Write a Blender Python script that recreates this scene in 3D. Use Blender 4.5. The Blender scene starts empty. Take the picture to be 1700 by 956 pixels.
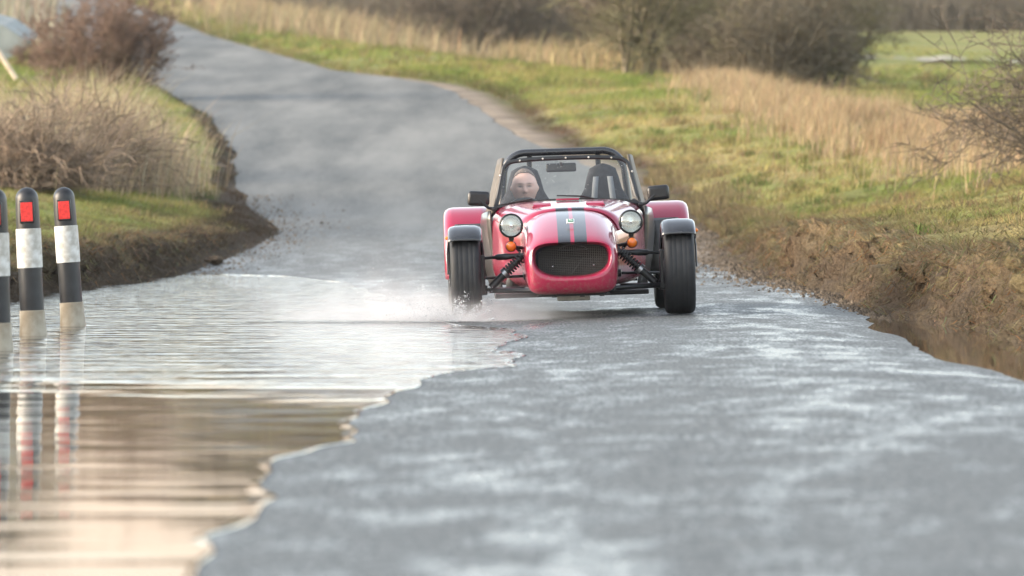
import bpy, bmesh, math, random
import numpy as np
from mathutils import Vector, Matrix

random.seed(7)
SC = bpy.context.scene
COL = SC.collection
rad = math.radians

# ---------------------------------------------------------------- camera, sky, sun, exposure
F_PX = 12150.0            # focal length in pixels of the 1700 px wide photograph
HC = 0.866                # camera height above the flood water
cam_d = bpy.data.cameras.new('camera')
cam = bpy.data.objects.new('camera', cam_d); COL.objects.link(cam)
cam.location = (0, 0, HC)
cam.rotation_euler = (rad(90) - math.atan(178 / F_PX), 0, 0)
cam_d.sensor_width = 36
cam_d.lens = 36 * F_PX / 1700
cam_d.clip_start = 0.5; cam_d.clip_end = 3000
cam_d.dof.use_dof = True; cam_d.dof.focus_distance = 45.2; cam_d.dof.aperture_fstop = 5.6
SC.camera = cam

SUN_EL, SUN_AZ = 16.0, -98.0     # azimuth from +Y towards +X
world = bpy.data.worlds.new('World'); SC.world = world; world.use_nodes = True
wn = world.node_tree.nodes; wl = world.node_tree.links
bg = wn['Background']
sky = wn.new('ShaderNodeTexSky'); sky.sky_type = 'NISHITA'; sky.sun_disc = False
sky.sun_elevation = rad(SUN_EL); sky.sun_rotation = rad(SUN_AZ)
sky.air_density = 1.0; sky.dust_density = 1.2; sky.ozone_density = 1.0
hs_ = wn.new('ShaderNodeHueSaturation'); hs_.inputs['Saturation'].default_value = 0.50
wl.new(sky.outputs[0], hs_.inputs['Color'])
tint = wn.new('ShaderNodeVectorMath'); tint.operation = 'MULTIPLY'; tint.inputs[1].default_value = (1.015, 1.0, .965)   # sky colour tuned: paler, slightly rosy
wl.new(hs_.outputs[0], tint.inputs[0])
# added gradient: low sky dimmed and tinted peach to tone the water's reflections
wtc = wn.new('ShaderNodeTexCoord'); wsp = wn.new('ShaderNodeSeparateXYZ'); wl.new(wtc.outputs['Generated'], wsp.inputs[0])
wmr = wn.new('ShaderNodeMapRange'); wmr.interpolation_type = 'SMOOTHSTEP'
wmr.inputs['From Min'].default_value = .048; wmr.inputs['From Max'].default_value = .105; wl.new(wsp.outputs['Z'], wmr.inputs[0])
cbk = wn.new('ShaderNodeMix'); cbk.data_type = 'RGBA'; cbk.inputs[6].default_value = (.68, .535, .49, 1); cbk.inputs[7].default_value = (1, 1, 1, 1)
wl.new(wmr.outputs[0], cbk.inputs[0])
tint2 = wn.new('ShaderNodeVectorMath'); tint2.operation = 'MULTIPLY'
wl.new(tint.outputs[0], tint2.inputs[0]); wl.new(cbk.outputs[2], tint2.inputs[1]); wl.new(tint2.outputs[0], bg.inputs[0]); bg.inputs[1].default_value = 0.15
sun_d = bpy.data.lights.new('sun', 'SUN'); sun_d.energy = 1.5; sun_d.angle = rad(45); sun_d.color = (1.0, 0.80, 0.60)
sun = bpy.data.objects.new('sun', sun_d); COL.objects.link(sun)
sdir = Vector((math.sin(rad(SUN_AZ)) * math.cos(rad(SUN_EL)), math.cos(rad(SUN_AZ)) * math.cos(rad(SUN_EL)), math.sin(rad(SUN_EL))))
sun.rotation_euler = (-sdir).to_track_quat('-Z', 'Y').to_euler()
sun.location = sdir * 60
vs = SC.view_settings
vs.view_transform = 'Standard'; vs.look = 'None'; vs.gamma = 1.0; vs.use_curve_mapping = False
vs.exposure = 2.05
SC.render.engine = 'CYCLES'
SC.cycles.use_denoising = True
SC.cycles.max_bounces = 8; SC.cycles.transparent_max_bounces = 16
SC.cycles.volume_step_rate = 1.0; SC.cycles.volume_bounces = 3

# ---------------------------------------------------------------- helpers
def hash3(i, j, k, seed):
    h = (i.astype(np.int64) * 374761393 + j.astype(np.int64) * 668265263 + k.astype(np.int64) * 1274126177 + seed * 974634777) & 0xFFFFFFFF
    h = ((h ^ (h >> 13)) * 1103515245) & 0xFFFFFFFF
    h = ((h ^ (h >> 16)) * 2246822519) & 0xFFFFFFFF
    h = h ^ (h >> 15)
    return (h & 0xFFFFFF).astype(np.float64) / 0xFFFFFF

def vnoise(x, y, z, seed=0):
    x, y, z = np.broadcast_arrays(np.asarray(x, float), np.asarray(y, float), np.asarray(z, float))
    i, j, k = np.floor(x), np.floor(y), np.floor(z)
    fx, fy, fz = x - i, y - j, z - k
    fx = fx * fx * (3 - 2 * fx); fy = fy * fy * (3 - 2 * fy); fz = fz * fz * (3 - 2 * fz)
    r = 0
    for a in (0, 1):
        for b in (0, 1):
            for c in (0, 1):
                w = (fx if a else 1 - fx) * (fy if b else 1 - fy) * (fz if c else 1 - fz)
                r = r + w * hash3(i + a, j + b, k + c, seed)
    return r * 2 - 1

def fbm(x, y, z=0.0, seed=0, octv=4, gain=0.5):
    r, amp, f = 0, 1.0, 1.0
    for o in range(octv):
        r = r + amp * vnoise(np.asarray(x) * f, np.asarray(y) * f, np.asarray(z) * f + o * 7.3, seed + o)
        amp *= gain; f *= 2.03
    return r

def sstep(a, b, x):
    t = np.clip((np.asarray(x, float) - a) / (b - a), 0, 1)
    return t * t * (3 - 2 * t)

def tab(t):
    xs = np.array([p[0] for p in t], float); ys = np.array([p[1] for p in t], float)
    return lambda Y: np.interp(Y, xs, ys)

def tag(o, label=None, cat=None, group=None, kind=None):
    if label: o['label'] = label
    if cat: o['category'] = cat
    if group: o['group'] = group
    if kind: o['kind'] = kind
    return o

def empty(name, loc=(0, 0, 0), rot=(0, 0, 0)):
    o = bpy.data.objects.new(name, None); COL.objects.link(o)
    o.location = loc; o.rotation_euler = rot; o.empty_display_size = 0.2
    return o

def np_mesh(name, V, faces_list, mat, parent=None, smooth=False, col=None):
    """V (N,3); faces_list: list of int arrays, each (M,k)"""
    me = bpy.data.meshes.new(name)
    V = np.asarray(V, np.float32)
    me.vertices.add(len(V)); me.vertices.foreach_set('co', V.ravel())
    loops = np.concatenate([f.ravel() for f in faces_list]).astype(np.int32)
    tot = np.concatenate([np.full(len(f), f.shape[1], np.int32) for f in faces_list])
    start = np.concatenate([[0], np.cumsum(tot)[:-1]]).astype(np.int32)
    me.loops.add(len(loops)); me.loops.foreach_set('vertex_index', loops)
    me.polygons.add(len(tot)); me.polygons.foreach_set('loop_start', start); me.polygons.foreach_set('loop_total', tot)
    if smooth: me.polygons.foreach_set('use_smooth', np.ones(len(tot), bool))
    me.update(calc_edges=True); me.validate()
    if col is not None:
        a = me.color_attributes.new('Col', 'FLOAT_COLOR', 'POINT')
        c = np.ones((len(V), 4), np.float32); c[:, :3] = col
        a.data.foreach_set('color', c.ravel())
    for m in (mat if isinstance(mat, (list, tuple)) else [mat]):
        me.materials.append(m)
    o = bpy.data.objects.new(name, me); COL.objects.link(o)
    if parent: o.parent = parent
    return o

def grid_faces(nr, nc, wrap=False):
    r = np.arange(nr - 1)[:, None]; c = np.arange(nc if wrap else nc - 1)[None, :]
    c2 = (c + 1) % nc
    a = r * nc + c; b = r * nc + c2; d = (r + 1) * nc + c2; e = (r + 1) * nc + c
    return np.stack([a, b, d, e], -1).reshape(-1, 4)

class MB:
    """collects shapes, links them as ONE mesh"""
    def __init__(self): self.v = []; self.f = []
    def add(self, V, Fs):
        n = len(self.v); self.v += [tuple(map(float, p)) for p in V]; self.f += [tuple(int(i) + n for i in f) for f in Fs]
    def tube(self, pts, r, n=10, caps=True):
        pts = [Vector(p) for p in pts]
        rs = r if isinstance(r, (list, tuple)) else [r] * len(pts)
        V = []; up = None
        for i, p in enumerate(pts):
            t = (pts[min(i + 1, len(pts) - 1)] - pts[max(i - 1, 0)]).normalized()
            if up is None:
                up = Vector((0, 0, 1)) if abs(t.z) < 0.9 else Vector((1, 0, 0))
            a = t.cross(up).normalized(); up = a.cross(t).normalized()
            for k in range(n):
                an = 2 * math.pi * k / n
                V.append(p + (a * math.cos(an) + up * math.sin(an)) * rs[i])
        Fs = [tuple(x) for x in grid_faces(len(pts), n, True)]
        if caps:
            Fs.append(tuple(range(n))[::-1]); Fs.append(tuple(range((len(pts) - 1) * n, len(pts) * n)))
        self.add(V, Fs)
    def box(self, c, s, rot=None):
        V = []
        for a in (-.5, .5):
            for b in (-.5, .5):
                for d in (-.5, .5):
                    p = Vector((a * s[0], b * s[1], d * s[2]))
                    if rot: p = rot @ p
                    V.append(p + Vector(c))
        self.add(V, [(0, 1, 3, 2), (4, 6, 7, 5), (0, 4, 5, 1), (2, 3, 7, 6), (0, 2, 6, 4), (1, 5, 7, 3)])
    def lathe(self, prof, axis='z', c=(0, 0, 0), n=32, close=False):
        """prof: (radius, along)"""
        V = []
        for r, h in prof:
            for k in range(n):
                an = 2 * math.pi * k / n; p, q = r * math.cos(an), r * math.sin(an)
                v = {'z': (p, q, h), 'x': (h, p, q), 'y': (q, h, p)}[axis]
                V.append((v[0] + c[0], v[1] + c[1], v[2] + c[2]))
        m = len(prof)
        Fs = [tuple(x) for x in grid_faces(m, n, True)]
        if close:
            for k in range(n): Fs.append(((m - 1) * n + k, (m - 1) * n + (k + 1) % n, (k + 1) % n, k))
        self.add(V, Fs)
    def sheet(self, rows, wrap=False):
        nr, nc = len(rows), len(rows[0])
        self.add([p for r in rows for p in r], [tuple(x) for x in grid_faces(nr, nc, wrap)])
    def ngon(self, pts): self.add(pts, [tuple(range(len(pts)))])
    def build(self, name, mat, parent=None, smooth=True, bevel=0, solid=0, sub=0, sharp=40, offset=0):
        me = bpy.data.meshes.new(name); me.from_pydata(self.v, [], self.f)
        bm = bmesh.new(); bm.from_mesh(me); bmesh.ops.remove_doubles(bm, verts=bm.verts, dist=1e-5)
        bmesh.ops.recalc_face_normals(bm, faces=bm.faces); bm.to_mesh(me); bm.free()
        for m in (mat if isinstance(mat, (list, tuple)) else [mat]): me.materials.append(m)
        o = bpy.data.objects.new(name, me); COL.objects.link(o)
        if parent: o.parent = parent
        if solid:
            s = o.modifiers.new('s', 'SOLIDIFY'); s.thickness = solid; s.offset = offset
        if bevel:
            b = o.modifiers.new('b', 'BEVEL'); b.width = bevel; b.segments = 3; b.limit_method = 'ANGLE'; b.angle_limit = rad(35)
        if sub:
            s = o.modifiers.new('u', 'SUBSURF'); s.levels = sub; s.render_levels = sub
        if smooth:
            for p in me.polygons: p.use_smooth = True
            if not sub:
                try: me.set_sharp_from_angle(angle=rad(sharp))
                except Exception: pass
        return o

# ---------------------------------------------------------------- materials
def new_mat(name):
    m = bpy.data.materials.new(name); m.use_nodes = True
    nt = m.node_tree
    return m, nt.nodes, nt.links, nt.nodes['Principled BSDF']

def N(nodes, typ, **kw):
    n = nodes.new(typ)
    for k, v in kw.items(): setattr(n, k, v)
    return n

def simple(name, c, rough=0.5, metal=0.0, coat=0.0, var=0.0, scale=20, bump=0.0, bscale=60, spec=0.5, c2=None, rvar=0.0):
    m, nd, ln, p = new_mat(name)
    p.inputs['Base Color'].default_value = (*c, 1); p.inputs['Roughness'].default_value = rough
    p.inputs['Metallic'].default_value = metal; p.inputs['Coat Weight'].default_value = coat
    p.inputs['Coat Roughness'].default_value = 0.04; p.inputs['Specular IOR Level'].default_value = spec
    tc = N(nd, 'ShaderNodeTexCoord')
    if var or c2:
        t = N(nd, 'ShaderNodeTexNoise'); t.inputs['Scale'].default_value = scale; t.inputs['Detail'].default_value = 6
        ln.new(tc.outputs['Object'], t.inputs['Vector'])
        r = N(nd, 'ShaderNodeValToRGB')
        r.color_ramp.elements[0].position = .35; r.color_ramp.elements[1].position = .68
        lo = c2 if c2 else tuple(x * (1 - var) for x in c); hi = c if c2 else tuple(min(1, x * (1 + var)) for x in c)
        r.color_ramp.elements[0].color = (*lo, 1); r.color_ramp.elements[1].color = (*hi, 1)
        ln.new(t.outputs['Fac'], r.inputs[0]); ln.new(r.outputs[0], p.inputs['Base Color'])
        if rvar:
            mr = N(nd, 'ShaderNodeMapRange'); mr.inputs['To Min'].default_value = rough - rvar; mr.inputs['To Max'].default_value = rough + rvar
            ln.new(t.outputs['Fac'], mr.inputs[0]); ln.new(mr.outputs[0], p.inputs['Roughness'])
    if bump:
        t2 = N(nd, 'ShaderNodeTexNoise'); t2.inputs['Scale'].default_value = bscale; t2.inputs['Detail'].default_value = 5
        ln.new(tc.outputs['Object'], t2.inputs['Vector'])
        b = N(nd, 'ShaderNodeBump'); b.inputs['Distance'].default_value = bump; b.inputs['Strength'].default_value = 1
        ln.new(t2.outputs['Fac'], b.inputs['Height']); ln.new(b.outputs[0], p.inputs['Normal'])
    return m

def col_mat(name, rough=0.9, bump=0.0, bscale=40, transl=0.0, spec=0.2, nscale=30, namt=0.35):
    """albedo from the mesh colour attribute, varied by fine noise"""
    m, nd, ln, p = new_mat(name)
    at = N(nd, 'ShaderNodeAttribute', attribute_name='Col')
    tc = N(nd, 'ShaderNodeTexCoord')
    t = N(nd, 'ShaderNodeTexNoise'); t.inputs['Scale'].default_value = nscale; t.inputs['Detail'].default_value = 8; t.inputs['Roughness'].default_value = .65
    ln.new(tc.outputs['Object'], t.inputs['Vector'])
    mr = N(nd, 'ShaderNodeMapRange'); mr.inputs['From Min'].default_value = .25; mr.inputs['From Max'].default_value = .75
    mr.inputs['To Min'].default_value = 1 - namt; mr.inputs['To Max'].default_value = 1 + namt
    ln.new(t.outputs['Fac'], mr.inputs[0])
    mx = N(nd, 'ShaderNodeVectorMath', operation='SCALE'); ln.new(at.outputs['Color'], mx.inputs[0]); ln.new(mr.outputs[0], mx.inputs['Scale'])
    ln.new(mx.outputs[0], p.inputs['Base Color'])
    p.inputs['Roughness'].default_value = rough; p.inputs['Specular IOR Level'].default_value = spec
    if bump:
        b = N(nd, 'ShaderNodeBump'); b.inputs['Distance'].default_value = bump; b.inputs['Strength'].default_value = 1
        t2 = N(nd, 'ShaderNodeTexNoise'); t2.inputs['Scale'].default_value = bscale; t2.inputs['Detail'].default_value = 6
        ln.new(tc.outputs['Object'], t2.inputs['Vector']); ln.new(t2.outputs['Fac'], b.inputs['Height']); ln.new(b.outputs[0], p.inputs['Normal'])
    if transl:
        tr = N(nd, 'ShaderNodeBsdfTranslucent'); ln.new(mx.outputs[0], tr.inputs['Color'])
        mix = N(nd, 'ShaderNodeMixShader'); mix.inputs[0].default_value = transl
        ln.new(p.outputs[0], mix.inputs[1]); ln.new(tr.outputs[0], mix.inputs[2]); ln.new(mix.outputs[0], nd['Material Output'].inputs[0])
    return m

M = {}
M['ground'] = col_mat('ground', 0.95, 0.03, 45, nscale=40, namt=.55)
M['blade'] = col_mat('blade', 0.7, transl=0.35, nscale=3, namt=0.2)
M['bark_grey'] = simple('bark_grey', (.155, .13, .09), .9, var=.35, scale=6)
M['bark_olive'] = simple('bark_olive', (.15, .135, .072), .9, var=.35, scale=5)
M['twig_brown'] = simple('twig_brown', (.135, .103, .07), .9, var=.4, scale=4)
M['twig_red'] = simple('twig_red', (.20, .130, .095), .9, var=.4, scale=4)
M['twig_dark'] = simple('twig_dark', (.12, .095, .07), .9, var=.4, scale=4)
M['bramble'] = simple('bramble', (.40, .305, .22), .9, c2=(.20, .145, .105), scale=5)
M['far_twig'] = simple('far_twig', (.15, .125, .09), .95, var=.35, scale=1.5)

# wet asphalt
def make_asphalt():
    m, nd, ln, p = new_mat('wet_asphalt')
    geo = N(nd, 'ShaderNodeNewGeometry'); sep = N(nd, 'ShaderNodeSeparateXYZ'); ln.new(geo.outputs['Position'], sep.inputs[0])
    mp = N(nd, 'ShaderNodeMapping'); mp.inputs['Scale'].default_value = (1.0, 0.27, 1.0); ln.new(geo.outputs['Position'], mp.inputs[0])
    big = N(nd, 'ShaderNodeTexNoise'); big.inputs['Scale'].default_value = 3.7; big.inputs['Detail'].default_value = 8; big.inputs['Roughness'].default_value = .66; big.inputs['Distortion'].default_value = .15
    ln.new(mp.outputs[0], big.inputs['Vector'])
    mf = N(nd, 'ShaderNodeMapping'); mf.inputs['Scale'].default_value = (1.0, .10, 1.0); ln.new(geo.outputs['Position'], mf.inputs[0])
    fine = N(nd, 'ShaderNodeTexNoise'); fine.inputs['Scale'].default_value = 70; fine.inputs['Detail'].default_value = 3; fine.inputs['Roughness'].default_value = .7
    ln.new(mf.outputs[0], fine.inputs['Vector'])
    vor = N(nd, 'ShaderNodeTexVoronoi'); vor.inputs['Scale'].default_value = 60; ln.new(geo.outputs['Position'], vor.inputs['Vector'])
    ms = N(nd, 'ShaderNodeMapping'); ms.inputs['Scale'].default_value = (1.0, .09, 1.0); ln.new(geo.outputs['Position'], ms.inputs[0])
    strk = N(nd, 'ShaderNodeTexNoise'); strk.inputs['Scale'].default_value = 1.0; strk.inputs['Detail'].default_value = 6; strk.inputs['Roughness'].default_value = .62
    ln.new(ms.outputs[0], strk.inputs['Vector'])
    # dryness rises up the hill
    dry = N(nd, 'ShaderNodeMapRange'); dry.inputs['From Min'].default_value = 62; dry.inputs['From Max'].default_value = 85
    ln.new(sep.outputs['Y'], dry.inputs[0])
    # albedo
    cr = N(nd, 'ShaderNodeValToRGB'); cr.color_ramp.elements[0].position = .37; cr.color_ramp.elements[1].position = .64
    cr.color_ramp.elements[0].color = (.024, .031, .030, 1); cr.color_ramp.elements[1].color = (.132, .134, .130, 1)
    ln.new(fine.outputs['Fac'], cr.inputs[0])
    mixc = N(nd, 'ShaderNodeMix', data_type='RGBA'); mixc.inputs[7].default_value = (.185, .184, .172, 1)
    sr_ = N(nd, 'ShaderNodeMapRange'); sr_.inputs['From Min'].default_value = .36; sr_.inputs['From Max'].default_value = .66; ln.new(strk.outputs['Fac'], sr_.inputs[0])
    cmul = N(nd, 'ShaderNodeMath', operation='MULTIPLY'); ln.new(dry.outputs[0], cmul.inputs[0]); ln.new(sr_.outputs[0], cmul.inputs[1])
    ln.new(cmul.outputs[0], mixc.inputs[0]); ln.new(cr.outputs[0], mixc.inputs[6]); ln.new(mixc.outputs[2], p.inputs['Base Color'])
    # wet film: roughness from the big noise
    wet = N(nd, 'ShaderNodeMapRange', interpolation_type='SMOOTHSTEP'); wet.inputs['From Min'].default_value = .41; wet.inputs['From Max'].default_value = .70
    wa = N(nd, 'ShaderNodeMath', operation='MULTIPLY_ADD'); wa.inputs[1].default_value = .5; ln.new(fine.outputs['Fac'], wa.inputs[0])
    wb = N(nd, 'ShaderNodeMath', operation='SUBTRACT'); wb.inputs[1].default_value = .25; ln.new(big.outputs['Fac'], wb.inputs[0]); ln.new(wb.outputs[0], wa.inputs[2])
    wc_ = N(nd, 'ShaderNodeMath', operation='MULTIPLY_ADD'); wc_.inputs[1].default_value = .7; wc_.inputs[2].default_value = -.36; ln.new(strk.outputs['Fac'], wc_.inputs[0])
    wd = N(nd, 'ShaderNodeMath', operation='ADD'); ln.new(wa.outputs[0], wd.inputs[0]); ln.new(wc_.outputs[0], wd.inputs[1])
    ln.new(wd.outputs[0], wet.inputs[0])
    inv = N(nd, 'ShaderNodeMath', operation='SUBTRACT'); inv.inputs[0].default_value = 1; ln.new(dry.outputs[0], inv.inputs[1])
    wm = N(nd, 'ShaderNodeMath', operation='MULTIPLY'); ln.new(wet.outputs[0], wm.inputs[0]); ln.new(inv.outputs[0], wm.inputs[1])
    ro = N(nd, 'ShaderNodeMapRange'); ro.inputs['To Min'].default_value = .58; ro.inputs['To Max'].default_value = .24
    ln.new(wm.outputs[0], ro.inputs[0])
    ro2 = N(nd, 'ShaderNodeMath', operation='MULTIPLY_ADD'); ro2.inputs[1].default_value = .22; ln.new(dry.outputs[0], ro2.inputs[0]); ln.new(ro.outputs[0], ro2.inputs[2])
    ln.new(ro2.outputs[0], p.inputs['Roughness'])
    b = N(nd, 'ShaderNodeBump'); b.inputs['Distance'].default_value = .006
    bs = N(nd, 'ShaderNodeMapRange'); bs.inputs['To Min'].default_value = 1.0; bs.inputs['To Max'].default_value = .22
    ln.new(wm.outputs[0], bs.inputs[0]); ln.new(bs.outputs[0], b.inputs['Strength'])
    ad = N(nd, 'ShaderNodeMath', operation='ADD'); ln.new(vor.outputs['Distance'], ad.inputs[0]); ln.new(fine.outputs['Fac'], ad.inputs[1])
    ln.new(ad.outputs[0], b.inputs['Height']); ln.new(b.outputs[0], p.inputs['Normal'])
    return m
M['asphalt'] = make_asphalt()

def make_water(name, calm=False):
    m, nd, ln, p = new_mat(name)
    p.inputs['Base Color'].default_value = (.045, .038, .030, 1); p.inputs['Roughness'].default_value = .03; p.inputs['IOR'].default_value = 1.33
    geo = N(nd, 'ShaderNodeNewGeometry'); sep = N(nd, 'ShaderNodeSeparateXYZ'); ln.new(geo.outputs['Position'], sep.inputs[0])
    def noise(scale, sx, det):
        mp = N(nd, 'ShaderNodeMapping'); mp.inputs['Scale'].default_value = (sx, 1, 1); ln.new(geo.outputs['Position'], mp.inputs[0])
        t = N(nd, 'ShaderNodeTexNoise'); t.inputs['Scale'].default_value = scale; t.inputs['Detail'].default_value = det
        t.inputs['Roughness'].default_value = .45
        ln.new(mp.outputs[0], t.inputs['Vector']); return t
    a = noise(1.6, .6, 2); b = noise(6.5, .5, 2)
    am = N(nd, 'ShaderNodeMapRange', interpolation_type='SMOOTHSTEP'); am.inputs['From Min'].default_value = 33.2; am.inputs['From Max'].default_value = 39.5
    am.inputs['To Min'].default_value = .0 if calm else .0005; am.inputs['To Max'].default_value = .0002 if calm else .030
    edge_n = noise(1.0, .9, 3); eo = N(nd, 'ShaderNodeMath', operation='MULTIPLY_ADD'); eo.inputs[1].default_value = 9.0; ln.new(edge_n.outputs['Fac'], eo.inputs[0]); ln.new(sep.outputs['Y'], eo.inputs[2])
    ln.new(eo.outputs[0], am.inputs[0])
    hb = N(nd, 'ShaderNodeMath', operation='MULTIPLY'); ln.new(b.outputs['Fac'], hb.inputs[0]); ln.new(am.outputs[0], hb.inputs[1])
    ha = N(nd, 'ShaderNodeMath', operation='MULTIPLY'); ln.new(a.outputs['Fac'], ha.inputs[0]); ha.inputs[1].default_value = .0004 if calm else .0058
    c3 = noise(2.3, .6, 1); hc = N(nd, 'ShaderNodeMath', operation='MULTIPLY'); ln.new(c3.outputs['Fac'], hc.inputs[0])
    am2 = N(nd, 'ShaderNodeMath', operation='MULTIPLY'); am2.inputs[1].default_value = 1.3; ln.new(am.outputs[0], am2.inputs[0]); ln.new(am2.outputs[0], hc.inputs[1])
    h0 = N(nd, 'ShaderNodeMath', operation='ADD'); ln.new(ha.outputs[0], h0.inputs[0]); ln.new(hc.outputs[0], h0.inputs[1])
    hs = N(nd, 'ShaderNodeMath', operation='ADD'); ln.new(h0.outputs[0], hs.inputs[0]); ln.new(hb.outputs[0], hs.inputs[1])
    bp = N(nd, 'ShaderNodeBump'); bp.inputs['Distance'].default_value = 1.0; bp.inputs['Strength'].default_value = 1
    ln.new(hs.outputs[0], bp.inputs['Height']); ln.new(bp.outputs[0], p.inputs['Normal'])
    return m
M['water'] = make_water('flood_water'); M['puddle'] = make_water('puddle_water', True)

# ---------------------------------------------------------------- terrain functions
roadz = tab([(-60, 0), (66, 0), (69, .03), (75, .245), (81, .525), (87, .86), (94, 1.245), (102, 1.70), (113, 2.25), (137, 3.11), (170, 4.21), (210, 5.52), (265, 7.4), (330, 9.4), (700, 16)])
RT = tab([(-60, 2.75), (20, 2.67), (35.8, 2.59), (41.8, 2.56), (44.6, 2.44), (47.3, 2.30), (54, 2.14), (64, 2.1), (75.6, 2.05), (82, 1.78), (88.5, 1.46), (95, .66), (102, .17), (111, -.3), (116, -.86), (127, -3.06), (141, -4.4), (170, -7.0), (207, -9.7), (253, -13.3), (330, -20), (700, -60)])
LT = tab([(-60, -3.4), (51.5, -3.5), (54.7, -3.38), (59, -3.28), (63, -3.05), (69, -3.0), (73, -2.66), (77, -2.44), (80, -2.80), (86, -3.25), (94, -3.6), (104, -4.35), (109, -4.95), (118, -5.9), (130, -7.3), (150, -9.3), (207, -14.5), (253, -18.6), (330, -26), (700, -68)])
XS = tab([(-60, -2.5), (5, -1.5), (12, -1.0), (15.85, -.717), (17.0, -.60), (18.2, -.60), (20, -.70), (22.6, -.655), (26.7, -.549), (29.3, -.46), (30.4, -.44), (32.9, -.41), (34.4, -.12), (36, -.05), (40.6, -.03), (42.2, -.05), (44.6, -.36), (48, -.62), (54.7, -1.035), (62.6, -1.49), (68.4, -2.31), (72, -3.0), (94, -3.8), (113, -5.5), (150, -9.2), (700, -68)])
SHO = tab([(-60, .48), (36, .46), (42, .40), (47, .14), (54, .18), (64, .34), (75, .42), (95, .42), (111, .55), (127, .15), (700, .1)])
RFH = tab([(-60, .38), (35, .40), (47, .36), (58, .31), (66, .25), (75, .13), (95, .06), (111, .05), (700, .06)])
LFH = tab([(-60, .35), (58, .37), (64, .33), (69, .22), (76, .10), (90, .08), (109, .15), (118, .15), (700, .12)])
FZ = tab([(-60, .95), (45, 1.0), (62, 1.06), (80, 1.25), (95, 1.65), (110, 2.1), (150, 3.0), (200, 4.15), (280, 6.6), (400, 9.0), (700, 12)])
GZ = tab([(-60, .8), (60, .85), (75, 1.0), (90, 1.45), (110, 2.25), (150, 3.8), (250, 6.9), (700, 16)])

_yd = np.arange(-80, 720, .5); _zr = roadz(_yd); _k = np.exp(-(np.arange(-36, 37) * .5 / 6.0) ** 2); _k /= _k.sum()
_zs = np.convolve(np.pad(_zr, 36, 'edge'), _k, 'valid'); _w = sstep(74, 84, _yd); _zf = _zr * (1 - _w) + _zs * _w
roadz = lambda Y: np.interp(Y, _yd, _zf)
def road_h(X, Y):
    s = X - XS(Y)
    k = .03 - .017 * sstep(64, 80, Y)
    z = roadz(Y) + k * s
    drop = .062 * (np.clip(X - 1.15, 0, 1.6) / 1.05) ** 2 * (1 - sstep(46, 52, Y))
    z = z - drop
    z = z + fbm(X * 1.3, Y * .45, 0, 11, 3, .42) * .0042 * (1 - .5 * sstep(60, 80, Y)) + vnoise(X * 5, Y * 2.2, 0, 5) * .0009
    return z

def side_ground(u, Y, side):
    """ground point at distance u >= 0 outside the toe of the verge; side +1 right, -1 left"""
    u, Y = np.broadcast_arrays(np.asarray(u, float), np.asarray(Y, float))
    toe = RT(Y) if side > 0 else LT(Y)
    zt = road_h(toe, Y) - .02
    if side < 0:
        zt = np.maximum(zt, roadz(Y) - .07)
    fh = (RFH if side > 0 else LFH)(Y) * (1 + .25 * fbm(Y * .55, side * 3.0, 0, 21, 3))
    wface = .40 + .14 * vnoise(Y * .9, 0, 0, 31)
    ramp = sstep(-.02, 1, u / wface)
    gr = .085 if side > 0 else .07
    far = (FZ if side > 0 else GZ)(Y)
    t = sstep(.0, 1.0, u / (6.5 if side > 0 else 5.5)) * (1.0 if side > 0 else .9)
    X0 = toe + side * u
    z = (zt + fh * ramp + gr * np.minimum(u, 12)) * (1 - t) + (far + .02 * np.maximum(u - 8, 0) * (0 if side > 0 else 1)) * t
    # undulation
    z = z + fbm(X0 * .45, Y * .3, 0, 41, 3) * .07 * sstep(.4, 3, u) + fbm(X0 * 2.3, Y * 1.6, 0, 43, 3) * .022 * sstep(.15, .8, u)
    face = np.exp(-((u - .24) / .22) ** 2) * np.clip(fh / .32, 0, 1.2) * sstep(.0, .10, u + .02)
    n1 = fbm(X0 * 2.6, Y * 2.6, z * 4, 51, 3, .5); n2 = np.abs(fbm(X0 * 8, Y * 7.5, z * 9, 53, 3, .6)) - .3; n3 = fbm(X0 * 22, Y * 20, z * 22, 57, 2, .6)
    X = X0 + side * face * (n1 * .09 - n2 * .12 + n3 * .03 + .04) + side * .14 * fbm(Y * 1.1, 2.0 * side, 0, 61, 3) * sstep(30, 40, Y) * np.exp(-u / .8) * (1 - sstep(90, 120, Y)) * sstep(46, 50, Y)
    und = np.clip(.35 + 1.3 * vnoise(Y * .8, side * 5.0, 0, 63), 0, 1) * np.clip(fh / .3, 0, 1) * (1 - sstep(70, 80, Y))
    X = X + side * und * (.13 * np.exp(-((u - .13) / .07) ** 2) - .07 * np.exp(-((u - .36) / .09) ** 2))
    z = z + und * .03 * np.exp(-((u - .36) / .10) ** 2)
    z = z + face * (n1 * .045 + n2 * .08 + n3 * .026) + sstep(.25, .8, u) * (1 - sstep(85, 100, Y)) * (fbm(X0 * 6, Y * 4.5, 0, 59, 3) * .016)
    return X, Y + 0 * X, z

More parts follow.
